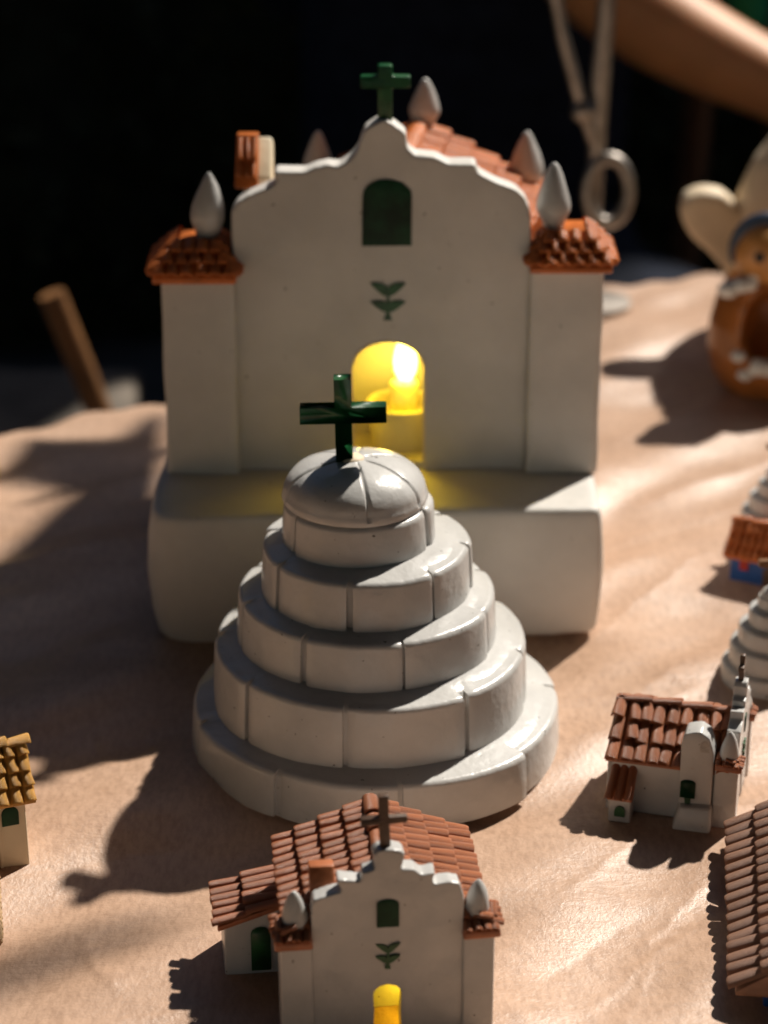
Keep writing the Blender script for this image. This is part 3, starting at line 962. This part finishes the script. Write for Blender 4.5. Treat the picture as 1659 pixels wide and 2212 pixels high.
def extra_right(root, s):
    # stair block and side window on the side that faces the camera
    x = -2.25
    build(MB().hexa([(-2.95, .75, 0), (-1.4, .75, 0), (-1.4, 2.3, 0), (-2.95, 2.2, 0)], [(-2.75, .8, 1.0), (-1.4, .8, 1.0), (-1.4, 2.1, 1.0), (-2.75, 2.0, .95)]), 'stair_block', 'white_glaze', root, bevel=.12, lump=.06, lscale=1.2)
    My = Matrix(((0, 1, 0, 0), (1, 0, 0, 0), (0, 0, 1, 0), (0, 0, 0, 1)))
    build(MB().prism(arch(1.45, 2.0, 1.2, 1.95, 6, rise=.12), -2.50, -2.3, My), 'side_window', 'green_window', root, lump=.02)
    build(MB().prism([(1.62, .9), (1.8, .95), (1.85, 1.25), (1.58, 1.25)], -2.49, -2.3, My), 'window_drip', 'green_paint', root)
    build(MB().prism(arch(3.95, 4.35, .32, .75, 6), -3.05, -2.9, My), 'annex_door', 'green_paint', root)

RIGHT = dict(s=.68, tower_x=2.35, face_x=1.65, tower_z=2.55, peak_z=5.15, shoulder_z=3.75, thick=.5, depth=4.9, door=(.3, 1.4), window=(.24, 3.0, 3.7), sprig=(1.9, .65, .5),
             fin=(1.15, .36), roof_x=2.2, eave_z=2.25, ridge_z=3.75, ntiles=(9, 3), nridge=4, bell=(-2.45, -1.5, .85, 2.05, 4.0), jit=.10,
             annex=(-2.95, -1.9, 3.75, 4.6, 1.05, 1.9), annex_e=.06, annex_t=(3, 1), extra=extra_right)
rc = small_church('small white church seen from its side, right of the large stepped dome', (13.6, 76.4, 0), R(75), RIGHT, 'terracotta')
wood_cross(rc, 0, .25, 4.95, 6.15, 5.7, .42, .24)

# ------------------------------------------------------------------ little houses
def house(name, label, loc, rz, L, Wd, zw, zr, e, ex, wm, tm, nt_, parts, jit=.07, hh=.85, group=None):
    """ridge along local x, front wall at local y=0, right gable end at local x=0 (the house runs to -x)"""
    root = thing(name, label, 'house', loc, rz, group)
    half = Wd / 2
    My = Matrix(((0, 1, 0, 0), (1, 0, 0, 0), (0, 0, 1, 0), (0, 0, 0, 1)))
    wl = MB().prism([(0, 0), (Wd, 0), (Wd, zw), (half, zw + (zr - zw) * .8), (0, zw)], -L, 0, My)
    build(wl, 'wall', wm, root, bevel=.08, lump=.05, lscale=1.1)
    k = .14
    sl = (zr - zw) / half
    yo = -e
    zo = zw - sl * e + .1
    rv = [(-L - ex, yo, zo - k), (ex, yo, zo - k), (ex, Wd + e, zo - k), (-L - ex, Wd + e, zo - k), (-L - ex, yo, zo), (ex, yo, zo), (ex, Wd + e, zo), (-L - ex, Wd + e, zo), (-L - ex, half, zr), (ex, half, zr)]
    rf = build(MB().add(rv, [(3, 2, 1, 0), (0, 1, 5, 4), (1, 2, 6, 5), (2, 3, 7, 6), (3, 0, 4, 7), (4, 5, 9, 8), (6, 7, 8, 9), (5, 6, 9), (7, 4, 8)]), 'roof', tm, root, bevel=.05)
    for s2, yy in ((-1, yo), (1, Wd + e)):
        dn = Vector((0, yy - half, zo - zr))
        tiles(rf, tm, (-L - ex + .02, half, zr + .02), (1, 0, 0), dn, nt_[0], nt_[1], L + 2 * ex - .04, dn.length, lift=.0, jit=jit, hh=hh)
    ridge_tiles(rf, tm, (-L - ex, half, zr + .04), (ex, half, zr + .04), nt_[2], min(.7, (L + 2 * ex) / nt_[0] * 1.3))
    for (nm, m, x0, x1, z0, z1, rise) in parts:
        build(MB().prism(arch(x0, x1, z0, z1, 8, rise=rise), -.05, .1), nm, m, root, bevel=.02, lump=.02, lscale=3)
    return root

house('house', 'cream house with yellow-ochre tiled roof and dark arched window at the left edge', (-12.85, 71.55, 0), R(20), 3.4, 2.3, 3.1, 4.62, .22, .36, 'cream_glaze', 'ochre_glaze', (9, 4, 5),
      [('window', 'green_window', -.90, -.28, 1.92, 2.68, .27), ('pilaster', 'cream_glaze', -1.05, -.96, 0.02, 3.0, .01)], jit=.10)
house('house', 'blue house with orange tiled roof and red window at the right edge', (18.9, 93.95, 0), R(-25), 3.45, 2.0, 1.55, 2.75, .2, .3, 'blue_paint', 'terracotta_glaze', (12, 3, 5),
      [('window', 'red_paint', -3.0, -2.6, .75, 1.35, .05), ('door', 'dark_wood', -1.9, -1.3, .02, 1.1, .2)])
house('house', 'blue house under a large brown clay tiled roof in the bottom right corner', (12.5, 63.1, 0), R(-97), 9.8, 6.4, 1.4, 3.8, .95, .35, 'blue_paint', 'brown_clay', (17, 4, 7),
      [('door', 'dark_wood', -3.0, -2.2, .02, 1.1, .3)], jit=.05, hh=.7)

# ------------------------------------------------------------------ small stepped domes with wooden crosses
def small_dome(label, loc, k, tiers, post):
    root = thing('stepped_dome', label, 'dome', loc)
    z = 0
    for i, (r, h) in enumerate(tiers):
        prof = [(.02, z), (r * .99 * k, z), (r * 1.0 * k, z + h * .3 * k), (r * .99 * k, z + h * .84 * k), (r * .965 * k, z + h * .95 * k), (r * .92 * k, z + h * .99 * k), (r * .75 * k, z + h * k + .02), (.02, z + h * k + .03)]
        build(MB().lathe(prof, 48), 'tier', 'white_glaze', root, lump=.035 * k, lscale=1.6)
        z += h * k - .02
    build(MB().lathe([(tiers[-1][0] * .85 * k * math.cos(a * math.pi / 16) + .01, tiers[-1][0] * .6 * k * math.sin(a * math.pi / 16)) for a in range(9)], 40, (0, 0, z - .02)), 'cap', 'white_glaze', root, lump=.03)
    z += tiers[-1][0] * .6 * k
    wood_cross(root, -.05, 0, z - .15, z + post, z + post * .60, post * .42, .32 * k + .05, m='stool_wood')
    return root
small_dome('small white stepped dome with brown cross, just behind the side-on church', (16.15, 85.9, 0), 1.0, [(2.05, .95), (1.75, .95), (1.42, .85), (1.05, .75), (.7, .6)], 1.75)
small_dome('farthest small white stepped dome with brown cross, beyond the blue house at the right edge', (18.55, 100.0, 0), .95, [(2.05, .9), (1.75, .9), (1.4, .8), (1.0, .7), (.65, .55)], 1.5)

# ------------------------------------------------------------------ clay figures at the back right
def nativity_pot():
    cx, cy = 21.3, 120.3
    root = thing('clay_figure', 'glossy brown clay pot figure with round face, navy veil and white frills, right edge', 'figurine', (cx, cy, 0))
    # body: egg-shaped shell with a scooped opening that faces the camera
    prof = [(1.9, 0), (2.6, .25), (3.15, 1.2), (3.45, 2.6), (3.4, 4.0), (3.05, 5.4), (2.5, 6.5), (1.7, 7.2), (.6, 7.5), (.02, 7.5)]
    v, f = [], []
    n, m_ = 72, 60
    pz = np.linspace(0, 1, m_)
    L = np.concatenate([[0], np.cumsum(np.hypot(np.diff([p[0] for p in prof]), np.diff([p[1] for p in prof])))])
    L /= L[-1]
    for i in range(n):
        a = 2 * math.pi * i / n
        for t_ in pz:
            r = np.interp(t_, L, [p[0] for p in prof])
            z = np.interp(t_, L, [p[1] for p in prof])
            x, y = r * math.sin(a), -r * math.cos(a)
            d = math.hypot(x / 2.1, (z - 4.3) / 2.4)
            if y < 0 and d < 1:
                y += (1 - d ** 3) * 3.6
            elif y < 0:
                y -= .25 * math.exp(-((d - 1.12) / .12) ** 2)
            v.append((x, y, z))
    for i in range(n):
        j = (i + 1) % n
        for q in range(m_ - 1):
            f.append((i * m_ + q, j * m_ + q, j * m_ + q + 1, i * m_ + q + 1))
    f.append([i * m_ for i in range(n)][::-1])
    build(MB().add(v, f), 'body', 'clay_gloss', root)
    hd = build(MB().lathe([(1.75 * math.cos(R(a)) + .003, 1.75 * math.sin(R(a))) for a in range(-90, 91, 9)], 36), 'head', 'clay_face', root, lump=.08, lscale=.7)
    hd.location = Vector((-.85, -1.3, 8.3)) * U
    vv = []
    for k in range(25):
        a = R(-20 + 220 * k / 24)
        vv.append((-.85 + 1.80 * math.cos(a), -1.5, 8.35 + 1.80 * math.sin(a)))
    build(MB().tube(vv, [.16 + .26 * math.sin(math.pi * k / 24) for k in range(25)], 10), 'veil', 'navy_glaze', root)
    for ex in (-.55, .55):
        e = build(MB().lathe([(.30 * math.cos(R(a)) + .002, .30 * math.sin(R(a))) for a in range(-90, 91, 15)], 16), 'eye', 'black_glaze', hd)
        e.location = Vector((ex, -1.55, .15)) * U
    def frill(x0, z0, x1, z1, y, n_, r):
        mb = MB()
        for k in range(n_):
            t_ = k / (n_ - 1)
            c = Vector((x0 + (x1 - x0) * t_, y + random.uniform(-.2, .2), z0 + (z1 - z0) * t_ + random.uniform(-.2, .2)))
            rr = r * random.uniform(.75, 1.2)
            mb.lathe([(rr * math.cos(R(a)) + .002, rr * .75 * math.sin(R(a))) for a in range(-90, 91, 22)], 12, c)
        build(mb, 'frill', 'white_slip', root)
    frill(-2.9, 6.6, -1.1, 7.2, -2.3, 6, .5)
    frill(-1.1, 2.1, 1.9, 2.9, -2.9, 7, .62)
    frill(-2.2, 3.1, -1.8, 1.9, -2.9, 2, .5)
    return root
nativity_pot()

def cream_figure():
    root = thing('clay_figure', 'cream clay bird figure with a raised wing and blue cap, behind the brown figure', 'figurine', (25.0, 128.5, 0))
    mb = MB()
    mb.lathe([(2.6, 0), (4.0, .8), (5.0, 2.6), (5.4, 4.6), (5.2, 6.6), (4.7, 8.6), (3.9, 10.8), (2.7, 12.8), (.02, 13.8)], 48)
    build(mb, 'body', 'cream_clay', root, remesh=.3, smooth_it=3, lump=.3, lscale=.3)
    # wing at the left: a lobed, thick paddle
    pts = [(-3.6, 0.6), (-4.2, 2.4), (-5.2, 4.2), (-6.2, 5.4), (-7.4, 6.4), (-8.1, 7.6), (-7.9, 8.8), (-6.8, 9.3), (-5.6, 9.0), (-4.5, 8.0), (-3.2, 7.4), (-1.4, 7.0), (-1.2, 1)]
    build(MB().prism(pts, -1.4, .9), 'wing', 'cream_clay', root, remesh=.3, smooth_it=8)
    h = build(MB().lathe([(1.9, 0), (2.2, .5), (2.0, 1.3), (1.2, 2.0), (.02, 2.25)], 28, (1.2, 0, 12.6)), 'cap', 'blue_paint', root, lump=.05)
    return root
cream_figure()

# twisted metal stand behind the right tower
def metal_stand():
    c = Vector((12.9, 134.5, 0))
    root = thing('metal_stand', 'blurred grey metal rod stand with a ring, behind the right tower', 'stand', tuple(c))
    P = lambda x, y, z: Vector((x, y, z)) - c
    build(MB().lathe([(2.2, 0), (2.2, .25), (.4, .5), (.02, .5)], 32), 'base', 'steel', root)
    build(MB().tube([P(12.9, 134.5, .3), P(12.6, 134.5, 6), P(12.7, 134.4, 14), P(13.0, 134.2, 22), P(13.3, 134, 42)], [.4, .5, .6, .5, .45], 12), 'rod', 'steel', root)
    build(MB().tube([P(12.4, 134.1, 10.3), P(11.5, 133.9, 12.8), P(10.4, 133.8, 16.5), P(9.4, 133.7, 21), P(8.2, 133.5, 28), P(6.2, 133.2, 40)], .4, 12), 'arm', 'steel', root)
    ring = [P(13.35 + 1.25 * math.cos(R(a)), 133.7 + .3 * math.sin(R(a)), 7.4 + 1.9 * math.sin(R(a))) for a in range(0, 360, 12)]
    build(MB().tube(ring, .42, 10, closed=True), 'ring', 'steel', root)
    k = build(MB().lathe([(.75 * math.cos(R(a)) + .002, .75 * math.sin(R(a))) for a in range(-90, 91, 15)], 20), 'clamp_knob', 'steel', root)
    k.location = P(11.7, 133.8, 12.2) * U
metal_stand()

# things cut by the left edge
o = build(MB().lathe([(1.3, 0), (1.5, .3), (1.5, 1.6), (1.2, 2.2), (.5, 2.5), (.02, 2.5)], 32), 'clay_jar', 'yellow_paint', lump=.05)
o.location = Vector((-20.9, 107.0, 0)) * U
tag(o, 'small blurred yellow clay jar at the far left edge', 'jar')
hx = [(math.cos(a * .9) * .0, 0, 0) for a in range(1)]
rp = MB()
for ph in (0, 2.094, 4.188):
    rp.tube([(-13.5 - k * .0125 + .26 * math.cos(k * .55 + ph), 66.4 + k * .068, .40 + .26 * math.sin(k * .55 + ph)) for k in range(72)], .25, 8)
tag(build(rp, 'rope', 'rope'), 'end of a twisted beige rope on the paper at the left edge', 'rope')

# ------------------------------------------------------------------ background: stone step, chair, hedge, leaf, seated person
st = MB()
for k in range(4):
    st.box(-82 + 15.5 * k, -66.9 + 15.5 * k, 160, 182 + .6 * (k % 2), -75, -22 + .25 * (k % 3))
tag(build(st, 'stone_bench', 'stone', bevel=.8, lump=.5, lscale=.15), 'pale stone bench, blurred, beyond the table at left', 'bench')
stick = build(MB().tube([(-1.4, 154, -75), (-15.5, 155, -31), (-20.6, 155, -14.8), (-23.4, 155, -6.2)], .95, 12), 'wooden_pole', 'stool_wood')
tag(stick, 'slanting orange-brown wooden pole, blurred, beyond the table at left', 'pole')

def hedge():
    rs = np.random.RandomState(3)
    root = thing('hedge', 'dark shaded hedge filling the background', 'hedge', (0, 340, -75))
    v, f = [], []
    nx, nz = 90, 26
    for j in range(nz + 1):
        for i in range(nx + 1):
            x = -620 + 1240 * i / nx
            z = 245 * j / nz
            y = 14 * noise.noise(Vector((x * .02, z * .02, 1.3))) + 7 * noise.noise(Vector((x * .06, z * .06, 4.3))) + (0.0005 * max(0, z - 60) ** 2) - .0011 * x * x  # height and forward wrap beyond the view are added to block sky light
            v.append((x, y, z))
    f = [(j * (nx + 1) + i, j * (nx + 1) + i + 1, (j + 1) * (nx + 1) + i + 1, (j + 1) * (nx + 1) + i) for j in range(nz) for i in range(nx)]
    k = len(v)
    v2 = [(x, y + 70, z) for (x, y, z) in v]
    v += v2
    f += [tuple(k + q for q in t_[::-1]) for t_ in f[:nx * nz]]
    top = nz * (nx + 1)
    f += [(top + i, top + i + 1, k + top + i + 1, k + top + i) for i in range(nx)]
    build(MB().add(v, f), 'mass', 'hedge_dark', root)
    lv, lf = [], []
    for q in range(7000):
        x = rs.uniform(-200, 220)
        z = rs.uniform(2, 150)
        y = 14 * noise.noise(Vector((x * .02, z * .02, 1.3))) + 7 * noise.noise(Vector((x * .06, z * .06, 4.3))) + (0.0005 * max(0, z - 60) ** 2) - .0011 * x * x
        a, bb = rs.uniform(0, 6.28), rs.uniform(-.6, .6)
        d = Vector((math.cos(a), -abs(math.sin(a)) * .8 - .2, bb)).normalized()
        sd_ = d.cross(Vector((rs.normal(), rs.normal(), rs.normal()))).normalized()
        p = Vector((x, y - .5, z))
        L_, w_ = rs.uniform(3, 6), rs.uniform(1, 2)
        o_ = len(lv)
        lv += [p, p + d * L_ * .5 + sd_ * w_, p + d * L_, p + d * L_ * .5 - sd_ * w_]
        lf.append((o_, o_ + 1, o_ + 2, o_ + 3))
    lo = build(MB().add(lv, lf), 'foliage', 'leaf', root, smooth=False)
    lo['kind'] = 'stuff'
hedge()

# one long strap leaf standing in front of the hedge
lf = MB()
pts = [Vector((15, 300, -75)), Vector((13.8, 298, -45)), Vector((15.0, 296, -20)), Vector((19.5, 292, 8)), Vector((26, 288, 28))]
v, f = [], []
for i, p in enumerate(pts):
    wd = (2.0, 2.6, 2.6, 2.1, .2)[i]
    for (dx, dy) in ((-wd, 0), (0, -.6), (wd, 0), (0, .3)):
        v.append(p + Vector((dx, dy, 0)))
for i in range(len(pts) - 1):
    for k in range(4):
        l = (k + 1) % 4
        f.append((i * 4 + k, i * 4 + l, (i + 1) * 4 + l, (i + 1) * 4 + k))
f += [(0, 1, 2, 3), tuple(16 + k for k in (3, 2, 1, 0))]
tag(build(lf.add(v, f), 'strap_leaf', 'olive_leaf', sub=1), 'long olive strap leaf, blurred, standing before the dark hedge', 'plant')

# ------------------------------------------------------------------ seated person behind the table
def skin_mesh(name, m, parent, verts, edges, sub=2):
    me = bpy.data.meshes.new(name)
    me.from_pydata([tuple(Vector(v[:3]) * U) for v in verts], edges, [])
    o = link(name, me, m, parent)
    o.modifiers.new('skin', 'SKIN')
    me.update()
    for sv, v in zip(me.skin_vertices[0].data, verts):
        r = v[3]
        sv.radius = (r * U, (v[4] if len(v) > 4 else r) * U)
    me.skin_vertices[0].data[0].use_root = True
    s = o.modifiers.new('s', 'SUBSURF')
    s.levels = s.render_levels = sub
    bake(o)
    for p in o.data.polygons:
        p.use_smooth = True
    return o

def person():
    root = thing('person', 'person in dark navy clothes sitting behind the table, bare forearm in the sun', 'person', (8, 226, -75))
    c = Vector((8, 226, -75))
    def P(x, y, z, *r):
        q = Vector((x, y, z)) - c
        return (q.x, q.y, q.z, *r)
    V = [P(9, 226, -30, 13, 11),
         P(8, 227, -14, 12.5, 10), P(8, 227, 4, 13.5, 10), P(8, 226, 20, 14.5, 10), P(8, 225, 31, 8, 7),
         P(8, 223, 37, 5, 5), P(8, 221, 42, 6.5, 7.5), P(8, 220, 51, 7.5, 9), P(8, 221, 58, 6, 7.5),
         P(21, 225, 27, 6.5), P(19, 219, 18, 5.4), P(15.5, 212, 8.0, 4.7), P(20.5, 208.5, 4.0, 4.8), P(27, 206, 0.3, 4.3), P(36, 203, -3.4, 3.3), P(39, 202, -4.4, 2.8, 3.5),
         P(-5, 226, 27, 6.5), P(-10, 231, 15, 5.4), P(-11, 237, 3, 4.4), P(-5, 241, -4, 4.0), P(2, 242, -10, 2.9), P(4.5, 242, -11.5, 2.6, 3.2),
         P(15, 217, -31, 9.5), P(25, 199, -28, 8.4), P(32, 186, -27, 6.8), P(32, 189, -47, 5.6), P(32, 193, -66, 4.0), P(33, 185, -71.5, 4.2, 3.2),
         P(2, 217, -31, 9.5), P(-1, 199, -29, 8.2), P(-3, 187, -29, 6.6), P(-3, 189, -48, 5.6), P(-3, 193, -66, 4.0), P(-3.5, 185, -71.5, 4.2, 3.2)]
    E_ = [(0, 1), (1, 2), (2, 3), (3, 4), (4, 5), (5, 6), (6, 7), (7, 8), (3, 9), (9, 10), (10, 11), (11, 12), (12, 13), (13, 14), (14, 15), (3, 16), (16, 17), (17, 18), (18, 19), (19, 20), (20, 21),
          (0, 22), (22, 23), (23, 24), (24, 25), (25, 26), (26, 27), (0, 28), (28, 29), (29, 30), (30, 31), (31, 32), (32, 33)]
    for base, s_ in ((15, 1), (21, 1)):                        # fingers, lightly curled, and a thumb
        bx, by, bz = [(39, 202, -4.4), (4.5, 242, -11.5)][0 if base == 15 else 1]
        prev = len(V)
        V.append(P(bx + s_ * 4.2, by - .6, bz - 1.0, 1.7, 3.6))
        E_.append((base, prev))
        for k, (dz, ln) in enumerate(((2.6, 6.6), (.9, 7.4), (-.8, 7.0), (-2.5, 5.6))):
            i0 = len(V)
            V.append(P(bx + s_ * 7.2, by - 1.2 + dz * .3, bz - 1.4 + dz * .9, .95))
            V.append(P(bx + s_ * (7.2 + ln * .45), by - 2.0 + dz * .3, bz - 3.0 + dz * .9, .85))
            V.append(P(bx + s_ * (7.2 + ln * .62), by - 1.6 + dz * .3, bz - 5.2 + dz * .9, .75))
            E_.extend([(prev, i0), (i0, i0 + 1), (i0 + 1, i0 + 2)])
        i0 = len(V)
        V.append(P(bx + s_ * 3.2, by - 3.4, bz + 1.2, 1.1))
        V.append(P(bx + s_ * 6.2, by - 5.2, bz + .4, .95))
        E_.extend([(base, i0), (i0, i0 + 1)])
    body = skin_mesh('body', 'skin', root, V, E_)
    face = body
    # features on the face, hair, clothes
    nose = build(MB().lathe([(1.3, -1.2), (1.2, 0), (.7, 1.6), (.05, 3.2)], 12), 'nose', 'skin', root)
    nose.location = (Vector((8, 211.4, 49.0)) - c) * U
    for ex in (-3, 3):
        e = build(MB().lathe([(1.0 * math.cos(R(a)) + .002, 1.0 * math.sin(R(a))) for a in range(-90, 91, 22)], 12), 'eye', 'black_glaze', root)
        e.location = (Vector((8 + ex, 212.4, 52.5)) - c) * U
    skin_mesh('hair', 'hair', root, [P(8, 223, 52, 7.6, 9.3), P(8, 223, 58, 7.4, 9.2), P(8, 222, 62.5, 4.5, 6), P(8, 228, 48, 6, 4)], [(0, 1), (1, 2), (0, 3)])
    mo = build(MB().tube([(-2.4, 0, .2), (0, -.5, -.1), (2.4, 0, .2)], .55, 8), 'mouth', 'red_paint', root)
    mo.location = (Vector((8, 212.3, 45.2)) - c) * U
    sh = [P(8, 226, -26, 18, 16), P(8, 227, -12, 17.5, 15), P(8, 227, 4, 18, 15), P(8, 226, 20, 19, 14.5), P(8, 225, 31, 10.5, 9.5),
          P(21, 225, 27.5, 8.2), P(19.5, 220.5, 20.5, 7.0), P(-5, 226, 27.5, 8.2), P(-10, 230.5, 16, 7.0), P(-11.2, 237, 3, 6), P(-6, 241, -4, 5.4)]
    skin_mesh('shirt', 'navy_cloth', root, sh, [(0, 1), (1, 2), (2, 3), (3, 4), (3, 5), (5, 6), (3, 7), (7, 8), (8, 9), (9, 10)])
    tr = [P(9, 226, -31, 15, 13), P(15, 216, -31, 11.5), P(25, 199, -27.5, 10.6), P(32, 185.5, -26.5, 9.2), P(32, 189, -47, 7.6), P(32, 192.5, -64, 6.4),
          P(2, 216, -31, 11.5), P(-1, 199, -28.5, 10.3), P(-3, 186.5, -28.5, 8.8), P(-3, 189, -48, 7.6), P(-3, 192.5, -64, 6.4)]
    skin_mesh('trousers', 'navy_cloth', root, tr, [(0, 1), (1, 2), (2, 3), (3, 4), (4, 5), (0, 6), (6, 7), (7, 8), (8, 9), (9, 10)])
    return root
person()
sto = thing('stool', 'low wooden stool under the seated person', 'stool', (9, 228, -75))
build(MB().lathe([(.01, 28), (15, 28), (15.5, 29), (15.5, 31), (15, 32), (.01, 32)], 40), 'seat', 'stool_wood', sto)
for a in (45, 135, 225, 315):
    build(MB().tube([(14 * math.cos(R(a)), 14 * math.sin(R(a)), 0), (10 * math.cos(R(a)), 10 * math.sin(R(a)), 28.2)], 1.6, 10), 'leg', 'stool_wood', sto)
hs = thing('high_stool', 'dark high stool behind the seated person, hidden by the forearm', 'stool', (37.5, 240, -75))
build(MB().lathe([(.01, 66), (9, 66), (9.5, 67), (9.5, 69), (9, 70), (.01, 70)], 32), 'seat', 'dark_wood', hs)
for a in (45, 135, 225, 315):
    build(MB().tube([(9 * math.cos(R(a)), 9 * math.sin(R(a)), 0), (6 * math.cos(R(a)), 6 * math.sin(R(a)), 66.2)], 1.0, 10), 'leg', 'dark_wood', hs)
gc = build(MB().lathe([(.01, 0), (2.2, 0), (2.6, 5), (2.75, 6), (2.55, 6.1), (2.3, 5.4), (.01, .4)], 32), 'green_cup', 'green_print')
gc.location = Vector((37.3, 238, -5)) * U
tag(gc, 'bright green plastic cup, blurred, in the top right corner', 'cup')

# ------------------------------------------------------------------ unseen dark sheets added overhead to cut sky light and shade the paper
blocker = thing('sky_blocker', 'unseen dark sheets added overhead to block sky light and sun', 'sky_blocker', (0, 0, -75))
g_ = Vector((-sd.x / sd.z, -sd.y / sd.z, 0))                    # ground shift per unit of height along the sun
v = []
NX, NY = 24, 24
for j in range(NY + 1):
    for i in range(NX + 1):
        x = -520 + 920 * i / NX
        y = -280 + 430 * j / NY
        z = 75 + 62 + 95 * min(1, (y + 280) / 330) + 5 * math.sin(x * .03) * math.sin(y * .02)
        v.append((x, y, z))
f = [(j * (NX + 1) + i, j * (NX + 1) + i + 1, (j + 1) * (NX + 1) + i + 1, (j + 1) * (NX + 1) + i) for j in range(NY) for i in range(NX)]
k = len(v)
v += [(x, y, z + .4) for x, y, z in v]
f += [tuple(k + q for q in t_[::-1]) for t_ in f]
build(MB().add(v, f), 'blocker_sheet', 'navy_cloth', blocker)  # added sheet over the camera side, darkens the sky fill
def shade_sheet(pts, h, name='shade_sheet'):
    """unseen sheet added h cm above the table to cast a shadow; pts is the patch of table that it shades"""
    q = [Vector((x, y, 0)) - g_ * h for x, y in pts]
    n = len(q)
    vv = [(p.x, p.y, h + 75) for p in q] + [(p.x, p.y, h + 75.4) for p in q]
    tri = geometry.tessellate_polygon([[Vector((p.x, p.y, 0)) for p in q]])
    ff = [tuple(t_) for t_ in tri] + [tuple(n + i for i in t_[::-1]) for t_ in tri] + [(i, (i + 1) % n, n + (i + 1) % n, n + i) for i in range(n)]
    build(MB().add(vv, ff), name, 'navy_cloth', blocker, smooth=False)
shade_sheet([(-22.7, 106.5), (-19.5, 108.4), (-18.9, 110.5), (-18.7, 113.3), (-14.6, 113.0), (-13.5, 113.7), (-12.8, 115.7), (-11.7, 116.2), (-10.4, 92.5), (-13.2, 89.5), (-16.0, 86.3), (-18.6, 83.6),
      (-24, 80), (-24, 91), (-18.0, 98.0), (-17.4, 99.7), (-16.2, 103.4), (-15.3, 105.6), (-15.6, 106.4), (-17.9, 107.1), (-19.3, 107.0)], 46)  # added sheet, shades the paper left of the big church
shade_sheet([(-26, 62.5), (-15.4, 65.4), (-13.2, 66.5), (-10.2, 67.7), (-7.0, 69.0), (-7.0, 67.6), (-10.0, 66.2), (-12.9, 64.6), (-15.0, 63.3), (-26, 59.6)], 85)  # added sheet, casts the soft dark band at lower left
